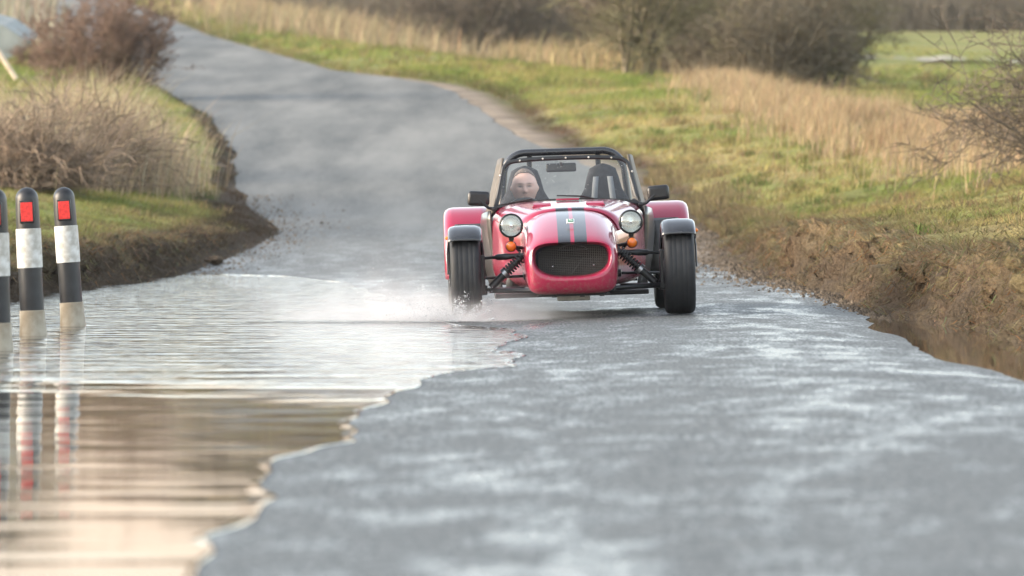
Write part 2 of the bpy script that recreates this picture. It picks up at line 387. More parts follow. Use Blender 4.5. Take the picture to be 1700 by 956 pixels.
def ground_color(u, Y, X, Z, side):
    n = fbm(X * .8, Y * .5, 0, 71, 4); n2 = fbm(X * 3, Y * 2, 0, 73, 3)
    green = np.array([.15, .178, .044]); straw = np.array([.31, .255, .105]); brown = np.array([.135, .102, .056]); soil = np.array([.058, .043, .030]); red = np.array([.135, .088, .048])
    if side > 0:
        st = np.clip(.50 + .55 * n + .25 * n2 - .15 * sstep(95, 130, Y), 0, 1)
        br = np.clip((1 - sstep(.25, 1.5, u)) * (1 - sstep(60, 92, Y)) * 1.05 + .25 * n2, 0, 1)
        sl = np.clip((1 - sstep(.14, .42, u)) * .9 + .2 * n2, 0, 1) * (1 - .55 * sstep(95, 125, Y))
        rd = np.clip(n2 * .9, 0, .7)
    else:
        st = np.clip(.16 + .5 * n + .2 * n2, 0, 1)
        br = np.clip((1 - sstep(.25, 1.0, u)) * (1 - sstep(70, 86, Y)) + .2 * n2, 0, 1)
        sl = np.clip((1 - sstep(.2, .42, u)) + .1 * n2, 0, 1) * (1 - .6 * sstep(95, 125, Y))
        mud = sstep(66, 71, Y) * (1 - sstep(79, 86, Y)) * (1 - sstep(.5, .9, u)); sl = np.maximum(sl, mud)
        rd = np.clip(n2 * .3, 0, .3)
    c = green[None] * (1 - st[..., None]) + straw[None] * st[..., None]
    b = brown[None] * (1 - rd[..., None]) + red[None] * rd[..., None]
    c = c * (1 - br[..., None]) + b * br[..., None]
    s_ = soil[None] * (1 - rd[..., None] * .6) + red[None] * rd[..., None] * .6
    return c * (1 - sl[..., None]) + s_ * sl[..., None]

# ---------------------------------------------------------------- ground sheet
rowsY = np.concatenate([np.arange(-60, 18, 3.0), np.arange(18, 33, .15), np.arange(33, 80, .05), np.arange(80, 96, .085), np.arange(96, 150, .35), np.arange(150, 300, 1.2), np.arange(300, 720, 12)])
ur = np.concatenate([np.arange(0, .78, .026), np.arange(.80, 2.0, .08), np.arange(2.1, 8, .35), np.geomspace(8.5, 520, 28)])
Yg = rowsY[:, None]
XR, YR, ZR = side_ground(ur[None, :], Yg, 1)
XL, YL, ZL = side_ground(ur[None, ::-1], Yg, -1)
CR = ground_color(np.broadcast_to(ur[None, :], XR.shape), YR, XR, ZR, 1)
CL = ground_color(np.broadcast_to(ur[None, ::-1], XL.shape), YL, XL, ZL, -1)
lt, rt = LT(Yg), RT(Yg); re = rt - SHO(Yg)
fr = np.array([.02, .12, .35, .6, .85])[None, :]
XM = np.concatenate([lt + (re - lt) * fr, re - .06, re + .01, re + (rt - re) * .5], 1)
YM = np.broadcast_to(Yg, XM.shape)
ZM = road_h(XM, YM) - np.array([.05, .08, .08, .08, .08, .03, .006, .012])[None, :] - np.concatenate([np.zeros((len(rowsY), 7)), .05 * (1 - sstep(44, 48, Yg))], 1)
nM = fbm(XM * 3, YM * 2, 0, 81, 4)
CM = np.array([.215, .175, .135])[None, None] * (1 + .35 * nM[..., None])
X = np.concatenate([XL, XM, XR], 1); Y = np.concatenate([YL, YM, YR], 1); Z = np.concatenate([ZL, ZM, ZR], 1)
C = np.concatenate([CL, CM, CR], 1)
ground = np_mesh('ground', np.stack([X, Y, Z], -1).reshape(-1, 3), [grid_faces(*X.shape)], M['ground'], smooth=True, col=C.reshape(-1, 3))
tag(ground, kind='structure')

# road
ry = np.concatenate([np.arange(-40, 12, 4.0), np.arange(12, 72, .085), np.arange(72, 150, .4), np.arange(150, 330, 2.0)])
tt = np.linspace(0, 1, 110)[None, :]
el = LT(ry)[:, None] + .02 + .05 * fbm(ry[:, None] * .8, 0, 0, 91, 3); er = (RT(ry) - SHO(ry))[:, None] + .05 * fbm(ry[:, None] * 1.1, 5.0, 0, 93, 4)
RX = el + (er - el) * tt; RY = np.broadcast_to(ry[:, None], RX.shape); RZ = road_h(RX, RY)
road = np_mesh('road', np.stack([RX, RY, RZ], -1).reshape(-1, 3), [grid_faces(*RX.shape)], M['asphalt'], smooth=True)
tag(road, kind='structure')

# flood water and roadside puddle
def flat_sheet(name, poly, z, mat):
    mb = MB(); mb.ngon([(x, y, z) for x, y in poly]); o = mb.build(name, mat, smooth=False); return o
mb = MB()
ws = [(float(XS(y)) + .55, y) for y in np.arange(-30, 73, 1.0)]
wl_ = [(float(LT(y)) - .35, y) for y in np.arange(72, -31, -1.0)]
mb.ngon([(x, y, 0.0) for x, y in ws + wl_])
ys_ = np.arange(13, 68, .05); xs_ = np.linspace(-.5, .55, 211)
gx = XS(ys_)[:, None] + xs_[None, :]; hz = road_h(gx, np.broadcast_to(ys_[:, None], gx.shape)) > .0
xc = gx[np.arange(len(ys_)), np.argmax(hz, 1)]
xc = np.convolve(np.pad(xc, 2, 'edge'), np.ones(5) / 5, 'valid')
wv = .015 + .011 * vnoise(ys_ * .7, 0, 0, 17)
mb.sheet([[(xc[k] - wv[k] * 2.4, ys_[k], .0006), (xc[k] - wv[k] * 1.3, ys_[k], .0018), (xc[k] - wv[k] * .5, ys_[k], .0048), (xc[k] + wv[k] * .2, ys_[k], .0062), (xc[k] + wv[k] * .6, ys_[k], .003)] for k in range(len(ys_))])
tag(mb.build('flood_water', M['water'], smooth=True, sharp=60), kind='structure')
tag(flat_sheet('puddle', [(1.75, -20), (1.75, 46.5), (2.2, 48.6), (2.9, 48.6), (3.2, -20)], .016, M['puddle']), kind='structure')

# pale track across the far field
ty = np.linspace(0, 1, 40)
def field_point(px, d):
    x = (px - 850) / F_PX * d
    u = x - RT(d)
    return side_ground(u, d, 1)
rowsP = []
for t in ty:
    px = 1395 + 320 * t; d = 197 - 13 * t + 1.2 * math.sin(t * 5)
    a = field_point(px, d - 3.2); b = field_point(px, d + 3.2)
    rowsP.append([(float(a[0]), float(a[1]), float(a[2]) + .11), (float(b[0]), float(b[1]), float(b[2]) + .11)])
mbp = MB(); mbp.sheet(rowsP)
tag(mbp.build('field_track', simple('chalk_track', (.27, .25, .20), .95, var=.2, scale=1)), kind='structure')

# ---------------------------------------------------------------- grass (uncountable: stuff)
rng = np.random.default_rng(3)
def blades(P, h, w, lean, col, bend=False):
    """P (N,3), h,w (N), lean (N,2) tip offset; returns V, faces, col"""
    n = len(P); th = rng.uniform(0, math.pi, n)
    # keep the flat side roughly across the view so that a blade shows
    dx = np.stack([np.cos(th * .5 - .78), np.sin(th * .5 - .78), np.zeros(n)], 1) * (w[:, None] * .5)
    up = np.stack([lean[:, 0], lean[:, 1], h], 1)
    if not bend:
        V = np.stack([P - dx, P + dx, P + up], 1).reshape(-1, 3)
        Fc = np.arange(3 * n).reshape(-1, 3)
        return V, [Fc], np.repeat(col, 3, 0)
    mid = P + up * np.array([.32, .32, .6])
    V = np.stack([P - dx, P + dx, mid + dx * .8, mid - dx * .8, P + up], 1).reshape(-1, 3)
    b = np.arange(n)[:, None] * 5
    return V, [b + np.array([[0, 1, 2, 3]]), b + np.array([[3, 2, 4]])], np.repeat(col, 5, 0)

def scatter(n, ulo, uhi, ylo, yhi, side, upow=1.0, ypow=1.0):
    u = ulo + (uhi - ulo) * rng.random(n) ** upow
    Yv = ylo + (yhi - ylo) * rng.random(n) ** ypow
    Xv, Yv2, Zv = side_ground(u, Yv, side)
    return u, Xv, Yv, Zv

def jitter(c, a=.3):
    n = len(c); return np.clip(c * (1 + a * rng.normal(0, 1, (n, 1))) * (1 + .08 * rng.normal(0, 1, (n, 3))), .01, .6)

def grass_patch(name, n, ulo, uhi, ylo, yhi, side, hl, wl2, upow=1, ypow=1, bright=1.25):
    u, Xv, Yv, Zv = scatter(n, ulo, uhi, ylo, yhi, side, upow, ypow)
    px = 850 + Xv / Yv * F_PX
    ok = (px > -420) & (px < 2050) & ~((px > 1380) & (Yv > 178) & (Yv < 203))
    clump = fbm(Xv * 2.2, Yv * 1.6, 0, 101, 3)
    ok &= rng.random(n) < np.clip(.75 + .6 * clump, .12, 1)
    u, Xv, Yv, Zv, clump = u[ok], Xv[ok], Yv[ok], Zv[ok], clump[ok]
    m = len(u)
    c = ground_color(u, Yv, Xv, Zv, side) * bright
    sc = (Yv / 60) ** .6
    h = rng.uniform(hl * .45, hl, m) * (1 + .5 * clump) * sc; w = rng.uniform(.6, 1.2, m) * wl2 * sc
    lean = rng.normal(0, .5, (m, 2)) * h[:, None]
    lean[:, 0] += .25 * h
    return blades(np.stack([Xv, Yv, Zv - .004], 1), h, w, lean, jitter(c, .22))

def join(parts):
    Vs, Fs, Cs, off = [], {}, [], 0
    for V, F_, c in parts:
        Vs.append(V); Cs.append(c)
        for f in F_: Fs.setdefault(f.shape[1], []).append(f + off)
        off += len(V)
    return np.concatenate(Vs), [np.concatenate(v) for v in Fs.values()], np.concatenate(Cs)

parts = [grass_patch('g', 250000, .10, 5.0, 26, 78, 1, .05, .006, 1.35),
         grass_patch('g', 120000, .05, 8.0, 70, 125, 1, .06, .010, 1.1),
         grass_patch('g', 90000, .02, 24.0, 110, 290, 1, .07, .016, 1.5, 1.5),
         grass_patch('g', 130000, .15, 4.5, 40, 80, -1, .05, .007, 1.2),
         grass_patch('g', 70000, .05, 5.0, 74, 140, -1, .055, .010, 1.2)]
V, F_, c = join(parts)
tag(np_mesh('verge_grass', V, F_, M['blade'], col=c), 'short green and straw coloured grass covering both verges', 'grass', kind='stuff')

def matted(n, ulo, uhi, ylo, yhi, side, L0, cols, upow=1.2):
    u, Xv, Yv, Zv = scatter(n, ulo, uhi, ylo, yhi, side, upow, 1.0)
    px = 850 + Xv / Yv * F_PX; cl = fbm(Xv * 1.5, Yv * 1.2, 0, 131, 3)
    ok = (px > -300) & (px < 2050) & (rng.random(n) < np.clip(.55 + .8 * cl, .05, 1))
    Xv, Yv, Zv = Xv[ok], Yv[ok], Zv[ok]; m = len(Xv)
    L = rng.uniform(.5, 1.2, m) * L0; an = rng.uniform(0, 6.28, m)
    lean = np.stack([np.cos(an), np.sin(an)], 1) * (L * .85)[:, None]
    c = np.array(cols)[rng.integers(0, len(cols), m)] * rng.uniform(.6, 1.4, (m, 1))
    return blades(np.stack([Xv, Yv, Zv + .004], 1), L * rng.uniform(.05, .5, m), rng.uniform(.004, .008, m), lean, np.clip(c, .01, .5), bend=True)
KH = [(.21, .17, .085), (.105, .095, .042), (.26, .20, .11), (.075, .055, .033), (.13, .13, .045)]
def tussocks(k, nb, ulo, uhi, ylo, yhi, side, hl):
    u, Xv, Yv, Zv = scatter(k, ulo, uhi, ylo, yhi, side, 1.0, 1.2)
    sc = rng.uniform(.5, 1.3, k); cc = np.array([(.10, .135, .035), (.25, .20, .09), (.16, .15, .05), (.20, .145, .075)])[rng.integers(0, 4, k)]
    i = np.repeat(np.arange(k), nb); m = len(i); s_ = sc[i] * (Yv[i] / 60) ** .5
    P = np.stack([Xv[i] + rng.normal(0, .05, m) * s_, Yv[i] + rng.normal(0, .07, m) * s_, Zv[i] - .005], 1)
    h = rng.uniform(.5, 1, m) * hl * s_
    lean = rng.normal(0, .6, (m, 2)) * h[:, None]
    return blades(P, h, rng.uniform(.005, .009, m) * s_, lean, jitter(cc[i], .3), bend=True)
V, F_, c = join([matted(120000, .25, 4.0, 33, 76, 1, .10, KH), matted(40000, .3, 1.6, 46, 76, -1, .09, KH),
                 tussocks(900, 26, .5, 6, 45, 100, 1, .10), tussocks(900, 22, .3, 14, 90, 240, 1, .13), tussocks(420, 24, .4, 4, 50, 120, -1, .09)])
tag(np_mesh('matted_grass', V, F_, M['blade'], col=c), 'matted dead grass and tussocks lying on top of the banks', 'grass', kind='stuff')

# shaggy dead grass hanging over the eroded faces
def fringe(n, ylo, yhi, side, base):
    u = np.where(rng.random(n) < .7, rng.normal(.40, .10, n), np.abs(rng.normal(.2, .22, n))); u = np.abs(u); Yv = rng.uniform(ylo, yhi, n)
    Xv, Yv2, Zv = side_ground(u, Yv, side)
    clump = fbm(Yv * 2.4, u * 5, 0, 111, 3)
    ok = rng.random(n) < np.clip(.42 + 1.5 * clump, .02, 1)
    Xv, Yv, Zv, u = Xv[ok], Yv[ok], Zv[ok], u[ok]; m = len(u)
    L = rng.uniform(.05, .17, m)
    lean = np.stack([-side * L * rng.uniform(.25, .95, m), rng.normal(0, .35, m) * L], 1)
    h = L * rng.uniform(-.75, .40, m)
    c = np.array(base)[None] * rng.uniform(.5, 1.5, (m, 1)) * (1 + .1 * rng.normal(0, 1, (m, 3)))
    rmix = (rng.random(m) < .13)[:, None]
    c = np.where(rmix, np.array([[.24, .125, .055]]), c)
    return blades(np.stack([Xv - side * .0, Yv, Zv + .01], 1), h, rng.uniform(.004, .009, m), lean, np.clip(c, .02, .5), bend=True)
V, F_, c = join([fringe(100000, 27, 78, 1, (.175, .145, .08)), fringe(42000, 47, 74, -1, (.165, .132, .08))])
tag(np_mesh('hanging_grass', V, F_, M['blade'], col=c), 'dead brown grass and roots hanging over the eroded bank faces', 'dead grass', kind='stuff')

def tall_grass(name, label, n, fn, hl, w, base, tone=.3, lean_x=.12):
    Xv, Yv, Zv = fn(n); m = len(Xv)
    clump = fbm(Xv * 1.3, Yv * .7, 0, 121, 3)
    ok = rng.random(m) < np.clip(.55 + 1.1 * clump, .04, 1)
    Xv, Yv, Zv, clump = Xv[ok], Yv[ok], Zv[ok], clump[ok]; m = len(Xv)
    h = rng.uniform(.45, 1, m) * hl * np.clip(1 + .75 * clump, .25, 2)
    lean = rng.normal(0, .28, (m, 2)) * h[:, None]; lean[:, 0] += lean_x * h
    c = np.array(base)[None] * (1 + tone * rng.normal(0, 1, (m, 1))) * (1 + .06 * rng.normal(0, 1, (m, 3)))
    V, F_, cc = blades(np.stack([Xv, Yv, Zv - .02], 1), h, rng.uniform(.6, 1.3, m) * w, lean, np.clip(c, .03, .6), bend=True)
    tag(np_mesh(name, V, F_, M['blade'], col=cc), label, 'tall grass', kind='stuff')

def along(pxd, depth, side=1, cross=1.2):
    """points about a line given by (pixel column, distance)"""
    pxs = np.array([p[0] for p in pxd], float); ds = np.array([p[1] for p in pxd], float)
    def fn(n):
        t = rng.random(n) * (len(pxd) - 1); i = np.minimum(t.astype(int), len(pxd) - 2); f = t - i
        px = pxs[i] * (1 - f) + pxs[i + 1] * f; d = ds[i] * (1 - f) + ds[i + 1] * f
        d = d + rng.normal(0, 1, n) * depth
        x = (px - 850) / F_PX * d + rng.normal(0, cross * .3, n)
        toe = RT(d) if side > 0 else LT(d)
        u = np.maximum((x - toe) * side, .05)
        return side_ground(u, d, side)
    return fn
tall_grass('dry_grass', 'tawny tall dry grass in a long band above the right verge', 32000,
           along([(1165, 112), (1240, 104), (1330, 96), (1430, 90), (1540, 85), (1680, 80)], 3.2), .34, .008, (.38, .28, .165))
tall_grass('reed_bed', 'pale tan reeds growing along the far right verge', 26000,
           along([(470, 222), (520, 202), (600, 186), (690, 172), (740, 165)], 6.0, 1, 5.0), .66, .020, (.36, .275, .165))
tall_grass('rough_grass', 'pale rough grass growing around the far dark bush', 12000,
           along([(860, 158), (930, 150), (990, 135), (1020, 124)], 4.0), .55, .018, (.34, .26, .14))
tall_grass('pale_reeds', 'pale grey reeds beyond the reddish bush at the far left', 26000,
           along([(-30, 175), (40, 175), (110, 180)], 10.0, -1), 1.5, .03, (.31, .28, .215), .2, .03)
tall_grass('straw_stems', 'straw coloured dead stems standing behind the brambles', 9000,
           along([(-20, 92), (60, 90), (110, 88), (160, 86), (205, 85), (222, 84)], 2.0, -1), .80, .008, (.43, .345, .225), .28, .16)
tall_grass('straw_stems', 'pale upright dead stems growing through the brambles on the left bank', 9000,
           along([(-30, 79), (60, 80), (130, 81), (205, 82), (235, 81)], 1.5, -1, 1.0), .62, .006, (.42, .33, .22), .3, .12)
tall_grass('bank_tufts', 'brown tufts of dead grass along the verge beside the car', 9000,
           along([(1068, 90), (1110, 84), (1160, 79), (1215, 72)], 1.2), .10, .008, (.21, .165, .085), .3, .0)

# ---------------------------------------------------------------- bare shrubs and trees
def seg_mesh(name, segs, mat, parent, sides=3):
    A = np.array([s[0] for s in segs], float); B = np.array([s[1] for s in segs], float)
    ra = np.array([s[2] for s in segs]); rb = np.array([s[3] for s in segs])
    T = B - A; L = np.linalg.norm(T, axis=1, keepdims=True) + 1e-9; T = T / L
    ref = np.where(np.abs(T[:, 2:3]) < .9, np.array([[0, 0, 1.0]]), np.array([[1.0, 0, 0]]))
    U = np.cross(T, ref); U /= np.linalg.norm(U, axis=1, keepdims=True) + 1e-9; W = np.cross(T, U)
    ring = []
    for P, r in ((A, ra), (B, rb)):
        for k in range(sides):
            an = 2 * math.pi * k / sides
            ring.append(P + (U * math.cos(an) + W * math.sin(an)) * r[:, None])
    V = np.stack(ring, 1).reshape(-1, 3)
    b = np.arange(len(A))[:, None] * (2 * sides)
    Fq = np.concatenate([b + np.array([[k, (k + 1) % sides, sides + (k + 1) % sides, sides + k]]) for k in range(sides)])
    return np_mesh(name, V, [Fq], mat, parent, smooth=True)

def grow(rnd, stems, height, spread, r0, levels, kids, twist=.35, tilt=.5, shrink=.62, up=.12, rmin=.005, tmin=.25, base_r=.25):
    """recursive bare branching; returns thick and thin segment lists"""
    thick, thin = [], []
    def branch(p, d, L, r, lev):
        n = 5 if lev < levels - 1 else 3
        pts = [p]
        for i in range(n):
            d = (d + Vector((rnd.gauss(0, twist), rnd.gauss(0, twist), rnd.gauss(0, twist) + up)) * .45).normalized()
            p = p + d * (L / n); pts.append(p)
        for i in range(n):
            a, b = max(r * (1 - .7 * i / n), rmin * .6), max(r * (1 - .7 * (i + 1) / n), rmin * .6)
            (thick if lev == 0 else thin).append((pts[i], pts[i + 1], a, b))
        if lev < levels - 1:
            nk = kids[min(lev, len(kids) - 1)]
            for k in range(nk):
                t = tmin + (1 - tmin) * rnd.random(); i = min(int(t * n), n - 1); q = pts[i].lerp(pts[i + 1], t * n - i)
                dd = (pts[i + 1] - pts[i]).normalized()
                side = Vector((rnd.gauss(0, 1), rnd.gauss(0, 1), rnd.gauss(0, .6))).normalized()
                nd_ = (dd * .55 + side * .75).normalized()
                branch(q, nd_, L * shrink * rnd.uniform(.6, 1.1), max(r * .55 * (1 - .5 * t), rmin), lev + 1)
    for s in range(stems):
        an = rnd.uniform(0, 2 * math.pi); rr = spread * base_r * math.sqrt(rnd.random())
        p = Vector((rr * math.cos(an), rr * math.sin(an), -.06))
        tl = tilt * rnd.uniform(.2, 1); a2 = an + rnd.gauss(0, .6)
        d = Vector((math.cos(a2) * tl, math.sin(a2) * tl, 1)).normalized()
        branch(p, d, height * rnd.uniform(.6, 1.0), r0 * rnd.uniform(.6, 1), 0)
    return thick, thin

def place(px, d, side=1):
    x = (px - 850) / F_PX * d
    toe = RT(d) if side > 0 else LT(d)
    u = max((x - float(toe)) * side, .05)
    a = side_ground(u, d, side)
    return (float(a[0]), float(a[1]), float(a[2]))

def shrub(name, loc, label, cat, seed, mat_thick, mat_thin, group=None, thick_name='stem', thin_name='twigs', scale=(1, 1, 1), **kw):
    root = empty(name, loc, (0, 0, seed * 1.3)); tag(root, label, cat, group)
    root.scale = scale
    th, tn = grow(random.Random(seed), **kw)
    seg_mesh(thick_name, th, mat_thick, root, 6); seg_mesh(thin_name, tn, mat_thin, root, 3)
    return root

# right: the big thicket behind the dry grass, one shrub after another
sk = dict(levels=4, kids=[9, 6, 5], twist=.35, up=.05, tmin=.15)
shrub('bare_tree', place(1055, 116), 'bare multi-stemmed tree with upright grey trunks at the left end of the right-hand thicket', 'tree', 3,
      M['bark_grey'], M['bark_olive'], 'bare thicket above the right verge', 'trunk', 'crown', stems=8, height=2.6, spread=1.2, r0=.06, tilt=.5, shrink=.6, rmin=.006, **sk)
thk = [(1130, 124, 2.0, 'brownish bare shrub just right of the multi-stemmed tree', 11, 'twig_brown'),
       (1210, 121, 1.9, 'dense grey brown shrub in the middle of the right-hand thicket', 12, 'bark_grey'),
       (1275, 118, 1.6, 'low drooping bare shrub directly behind the tawny dry grass', 13, 'bark_grey'),
       (1335, 119, 1.25, 'olive grey shrub at the right end of the thicket, spreading into the field', 14, 'bark_olive'),
       (1180, 136, 2.4, 'taller shaded shrub at the back of the right-hand thicket, left one', 15, 'twig_brown'),
       (1270, 134, 2.2, 'taller shaded shrub at the back of the right-hand thicket, right one', 16, 'bark_grey')]
for px, d, h, lab, sd, mt in thk:
    shrub('bare_shrub', place(px, d), lab, 'shrub', sd, M['bark_grey'], M[mt], 'bare thicket above the right verge', stems=18, height=h * 1.25, spread=2.4, r0=.036, tilt=.9, shrink=.54, rmin=.0075, **sk)
# the dark bush beyond the verge and its neighbours
for px, d, h, lab, sd, mt in [(815, 168, 2.3, 'dark dense bush with a shadowy base beyond the tan reeds', 21, 'twig_dark'),
                              (905, 178, 2.0, 'olive bush with spreading branches right of the dark dense bush', 22, 'bark_olive'),
                              (965, 172, 1.9, 'thin bare bush between the olive bush and the right-hand thicket', 23, 'bark_grey'),
                              (750, 190, 1.6, 'small brown bush at the right end of the tan reeds', 24, 'twig_brown'),
                              (395, 262, 1.6, 'small dark bush on the far verge at the top edge of the view', 25, 'twig_dark')]:
    shrub('field_bush', place(px, d), lab, 'bush', sd, M['bark_grey'], M[mt], stems=22, height=h * 1.15, spread=2.4, r0=.035, tilt=.95, shrink=.54, rmin=.0095, **sk)
# right edge: close bush with dark branches reaching into view
shrub('hawthorn_bush', place(1795, 70), 'dark leafless bush reaching in from the right-hand edge', 'bush', 31, M['twig_dark'], M['twig_dark'],
      stems=18, height=1.7, spread=.9, r0=.022, levels=4, kids=[8, 5, 5], twist=.3, up=.0, tilt=1.1, shrink=.6, tmin=.2)
# left: the reddish bush
shrub('reddish_bush', place(172, 110, -1), 'dense reddish brown bush beside the road bend on the left', 'bush', 41, M['twig_brown'], M['twig_red'],
      stems=52, height=1.45, spread=1.7, r0=.016, levels=4, kids=[9, 6, 5], twist=.25, up=.12, tilt=.7, shrink=.46, tmin=.05, base_r=.42, rmin=.0052)
shrub('reddish_bush', place(95, 118, -1), 'lower reddish brown bush left of the dense one, in front of the pale reeds', 'bush', 42, M['twig_brown'], M['twig_red'],
      stems=22, height=.62, spread=1.6, r0=.014, levels=4, kids=[8, 6, 5], twist=.25, up=.1, tilt=.8, shrink=.48, tmin=.05, base_r=.4, rmin=.0052)

def bramble(px, d, w, h, label, seed, n):
    rnd = random.Random(seed); root = empty('bramble', place(px, d, -1)); tag(root, label, 'bramble', 'tangled brambles on the left bank')
    st, tw, dk = [], [], []
    hubs = [(rnd.gauss(0, w * .5), rnd.gauss(0, w * .5), rnd.uniform(.45, 1.15)) for _ in range(14)]
    for i in range(n):
        hb = rnd.choice(hubs)
        p = Vector((hb[0] + rnd.gauss(0, w * .22), hb[1] + rnd.gauss(0, w * .25), rnd.uniform(-.03, .25 * h))); an = rnd.uniform(0, 6.28)
        d_ = Vector((math.cos(an) * .7, math.sin(an) * .7, rnd.uniform(.1, 1.5))).normalized()
        L = rnd.uniform(.35, 1.25) * h * hb[2]; k = 8; r = rnd.uniform(.0022, .0055)
        big = i % 9 == 0; dst = st if big else (tw if rnd.random() < .68 else dk)
        for j in range(k):
            d_ = (d_ + Vector((rnd.gauss(0, .34), rnd.gauss(0, .34), -.10 + rnd.gauss(0, .26)))).normalized()
            q = p + d_ * (L * 1.3 / k); q.z = max(q.z, .01)
            dst.append((p, q, r * (1.25 if big else .9), r * (1.1 if big else .75)))
            if rnd.random() < .6:
                dd = (d_ + Vector((rnd.gauss(0, .9), rnd.gauss(0, .9), rnd.gauss(0, .7)))).normalized()
                dst.append((q, q + dd * rnd.uniform(.04, .15), r * .7, r * .4))
            p = q
    seg_mesh('stem', st, M['twig_brown'], root, 4); seg_mesh('twigs', tw, M['bramble'], root, 3); seg_mesh('dead_stems', dk, M['twig_brown'], root, 3)
bramble(22, 76, .60, .72, 'tangled bramble heap at the left edge of the view above the bollards', 51, 2300)
bramble(112, 80, .62, .88, 'tallest tangled bramble heap, behind the second bollard', 52, 2900)
bramble(165, 82, .40, .60, 'small bramble heap beside the green verge on the left', 53, 1300)

# tree belt far behind: one shape per kind, then copies
def copy_tree(o, loc, rz, s, label):
    c_ = o.copy(); COL.objects.link(c_); c_.location = loc; c_.rotation_euler = (0, 0, rz); c_.scale = (s, s, s); c_['label'] = label
    for ch in list(o.children):
        k = ch.copy(); COL.objects.link(k); k.parent = c_
    return c_
fk = dict(levels=4, kids=[12, 6, 4], twist=.3, up=.06, tilt=.45, shrink=.45, tmin=.05, base_r=.5)
far0 = shrub('woodland_tree', place(1440, 285), 'bare brown tree at the left end of the wood behind the field', 'tree', 61, M['far_twig'], M['far_twig'], 'far trees behind the field', 'trunk', 'crown',
             stems=26, height=6.2, spread=4.4, r0=.09, rmin=.022, **fk)
rr_ = random.Random(5)
spots = [(1500, 290, 1.0, 'bare brown tree second from the left in the wood behind the field'),
         (1560, 286, .9, 'bare brown tree in the middle of the wood behind the field'),
         (1620, 292, 1.05, 'bare brown tree right of the middle of the wood, above the far field'),
         (1690, 288, 1.0, 'bare brown tree at the right end of the wood behind the field'),
         (1380, 296, 1.05, 'bare tree of the far wood showing above the olive grey shrub'),
         (1290, 290, 1.0, 'bare tree of the far wood hidden low behind the thicket'),
         (1180, 292, 1.05, 'bare tree of the far wood behind the left half of the thicket'),
         (1060, 290, 1.0, 'bare tree of the far wood behind the multi-stemmed tree'),
         (950, 294, 1.0, 'bare tree of the far wood above the thin bare bush'),
         (850, 298, 1.05, 'bare tree of the far wood above the dark dense bush'),
         (740, 300, 1.05, 'bare tree of the far wood above the right end of the tan reeds'),
         (630, 300, 1.1, 'bare tree of the far wood above the middle of the tan reeds'),
         (520, 304, 1.0, 'bare tree of the far wood above the left end of the tan reeds'),
         (400, 310, .95, 'bare tree of the far wood above the small dark far bush'),
         (60, 300, 1.0, 'bare tree far beyond the pale reeds on the left')]
for px, d, s, lab in spots:
    copy_tree(far0, place(px, d, -1 if px < 100 else 1), rr_.uniform(0, 6), s, lab)

# ---------------------------------------------------------------- bollards
M['black_plastic'] = simple('black_plastic', (.024, .025, .028), .38, c2=(.012, .0125, .014), scale=14, rvar=.12)
M['white_plastic'] = simple('white_plastic', (.70, .70, .67), .45, c2=(.42, .40, .35), scale=26)
M['dirty_white'] = simple('dirty_white', (.46, .41, .32), .6, c2=(.27, .22, .15), scale=11)
M['red_reflector'] = simple('red_reflector', (.72, .035, .03), .22, var=.2, scale=90, bump=.001, bscale=300)
def bollard(loc, tilt, label, src=None):
    if src is None:
        root = empty('bollard', loc, (0, tilt, 0)); H = .83
        mb = MB(); mb.lathe([(.001, H)] + [(.064 * math.sin(a), H - .064 + .064 * math.cos(a)) for a in np.linspace(.12, math.pi / 2, 10)] + [(.066, H - .12), (.067, H - .226), (.067, .1), (.066, -.12)], n=40)
        mb.build('post', M['black_plastic'], root)
        mb = MB(); mb.lathe([(.066, H - .452), (.071, H - .449), (.0715, H - .34), (.0705, H - .233), (.066, H - .230)], n=40); mb.build('white_band', M['white_plastic'], root)
        mb = MB(); mb.lathe([(.066, .142), (.070, .140), (.073, .06), (.077, .012), (.080, -.03), (.080, -.12)], n=40); mb.build('base_sleeve', M['dirty_white'], root)
        zc = H - .137
        mb = MB(); mb.box((0, -.058, zc), (.084, .022, .128)); fr_ = mb.build('reflector_housing', M['black_plastic'], root, bevel=.006)
        mb = MB(); mb.box((0, -.0695, zc), (.066, .006, .106)); mb.build('reflector', M['red_reflector'], fr_, bevel=.002)
    else:
        root = src.copy(); COL.objects.link(root); root.location = loc; root.rotation_euler = (0, tilt, 0)
        for ch in list(src.children):
            k = ch.copy(); COL.objects.link(k); k.parent = root
            for g in ch.children:
                q = g.copy(); COL.objects.link(q); q.parent = k
    tag(root, label, 'bollard', 'black and white bollards in the flood')
    return root
def wpt(px, py, z=0.0):
    d = F_PX * (HC - z) / (py - 300); return ((px - 850) / F_PX * d, d, z)
b0 = bollard(wpt(121, 541), rad(-4.0), 'black and white bollard leaning most, farthest of the three in the flood')
bollard(wpt(55, 557), rad(-2.6), 'black and white bollard standing between the other two in the flood', b0)
bollard(wpt(-3, 582), rad(-1.5), 'black and white bollard cut off by the left edge, nearest of the three', b0)

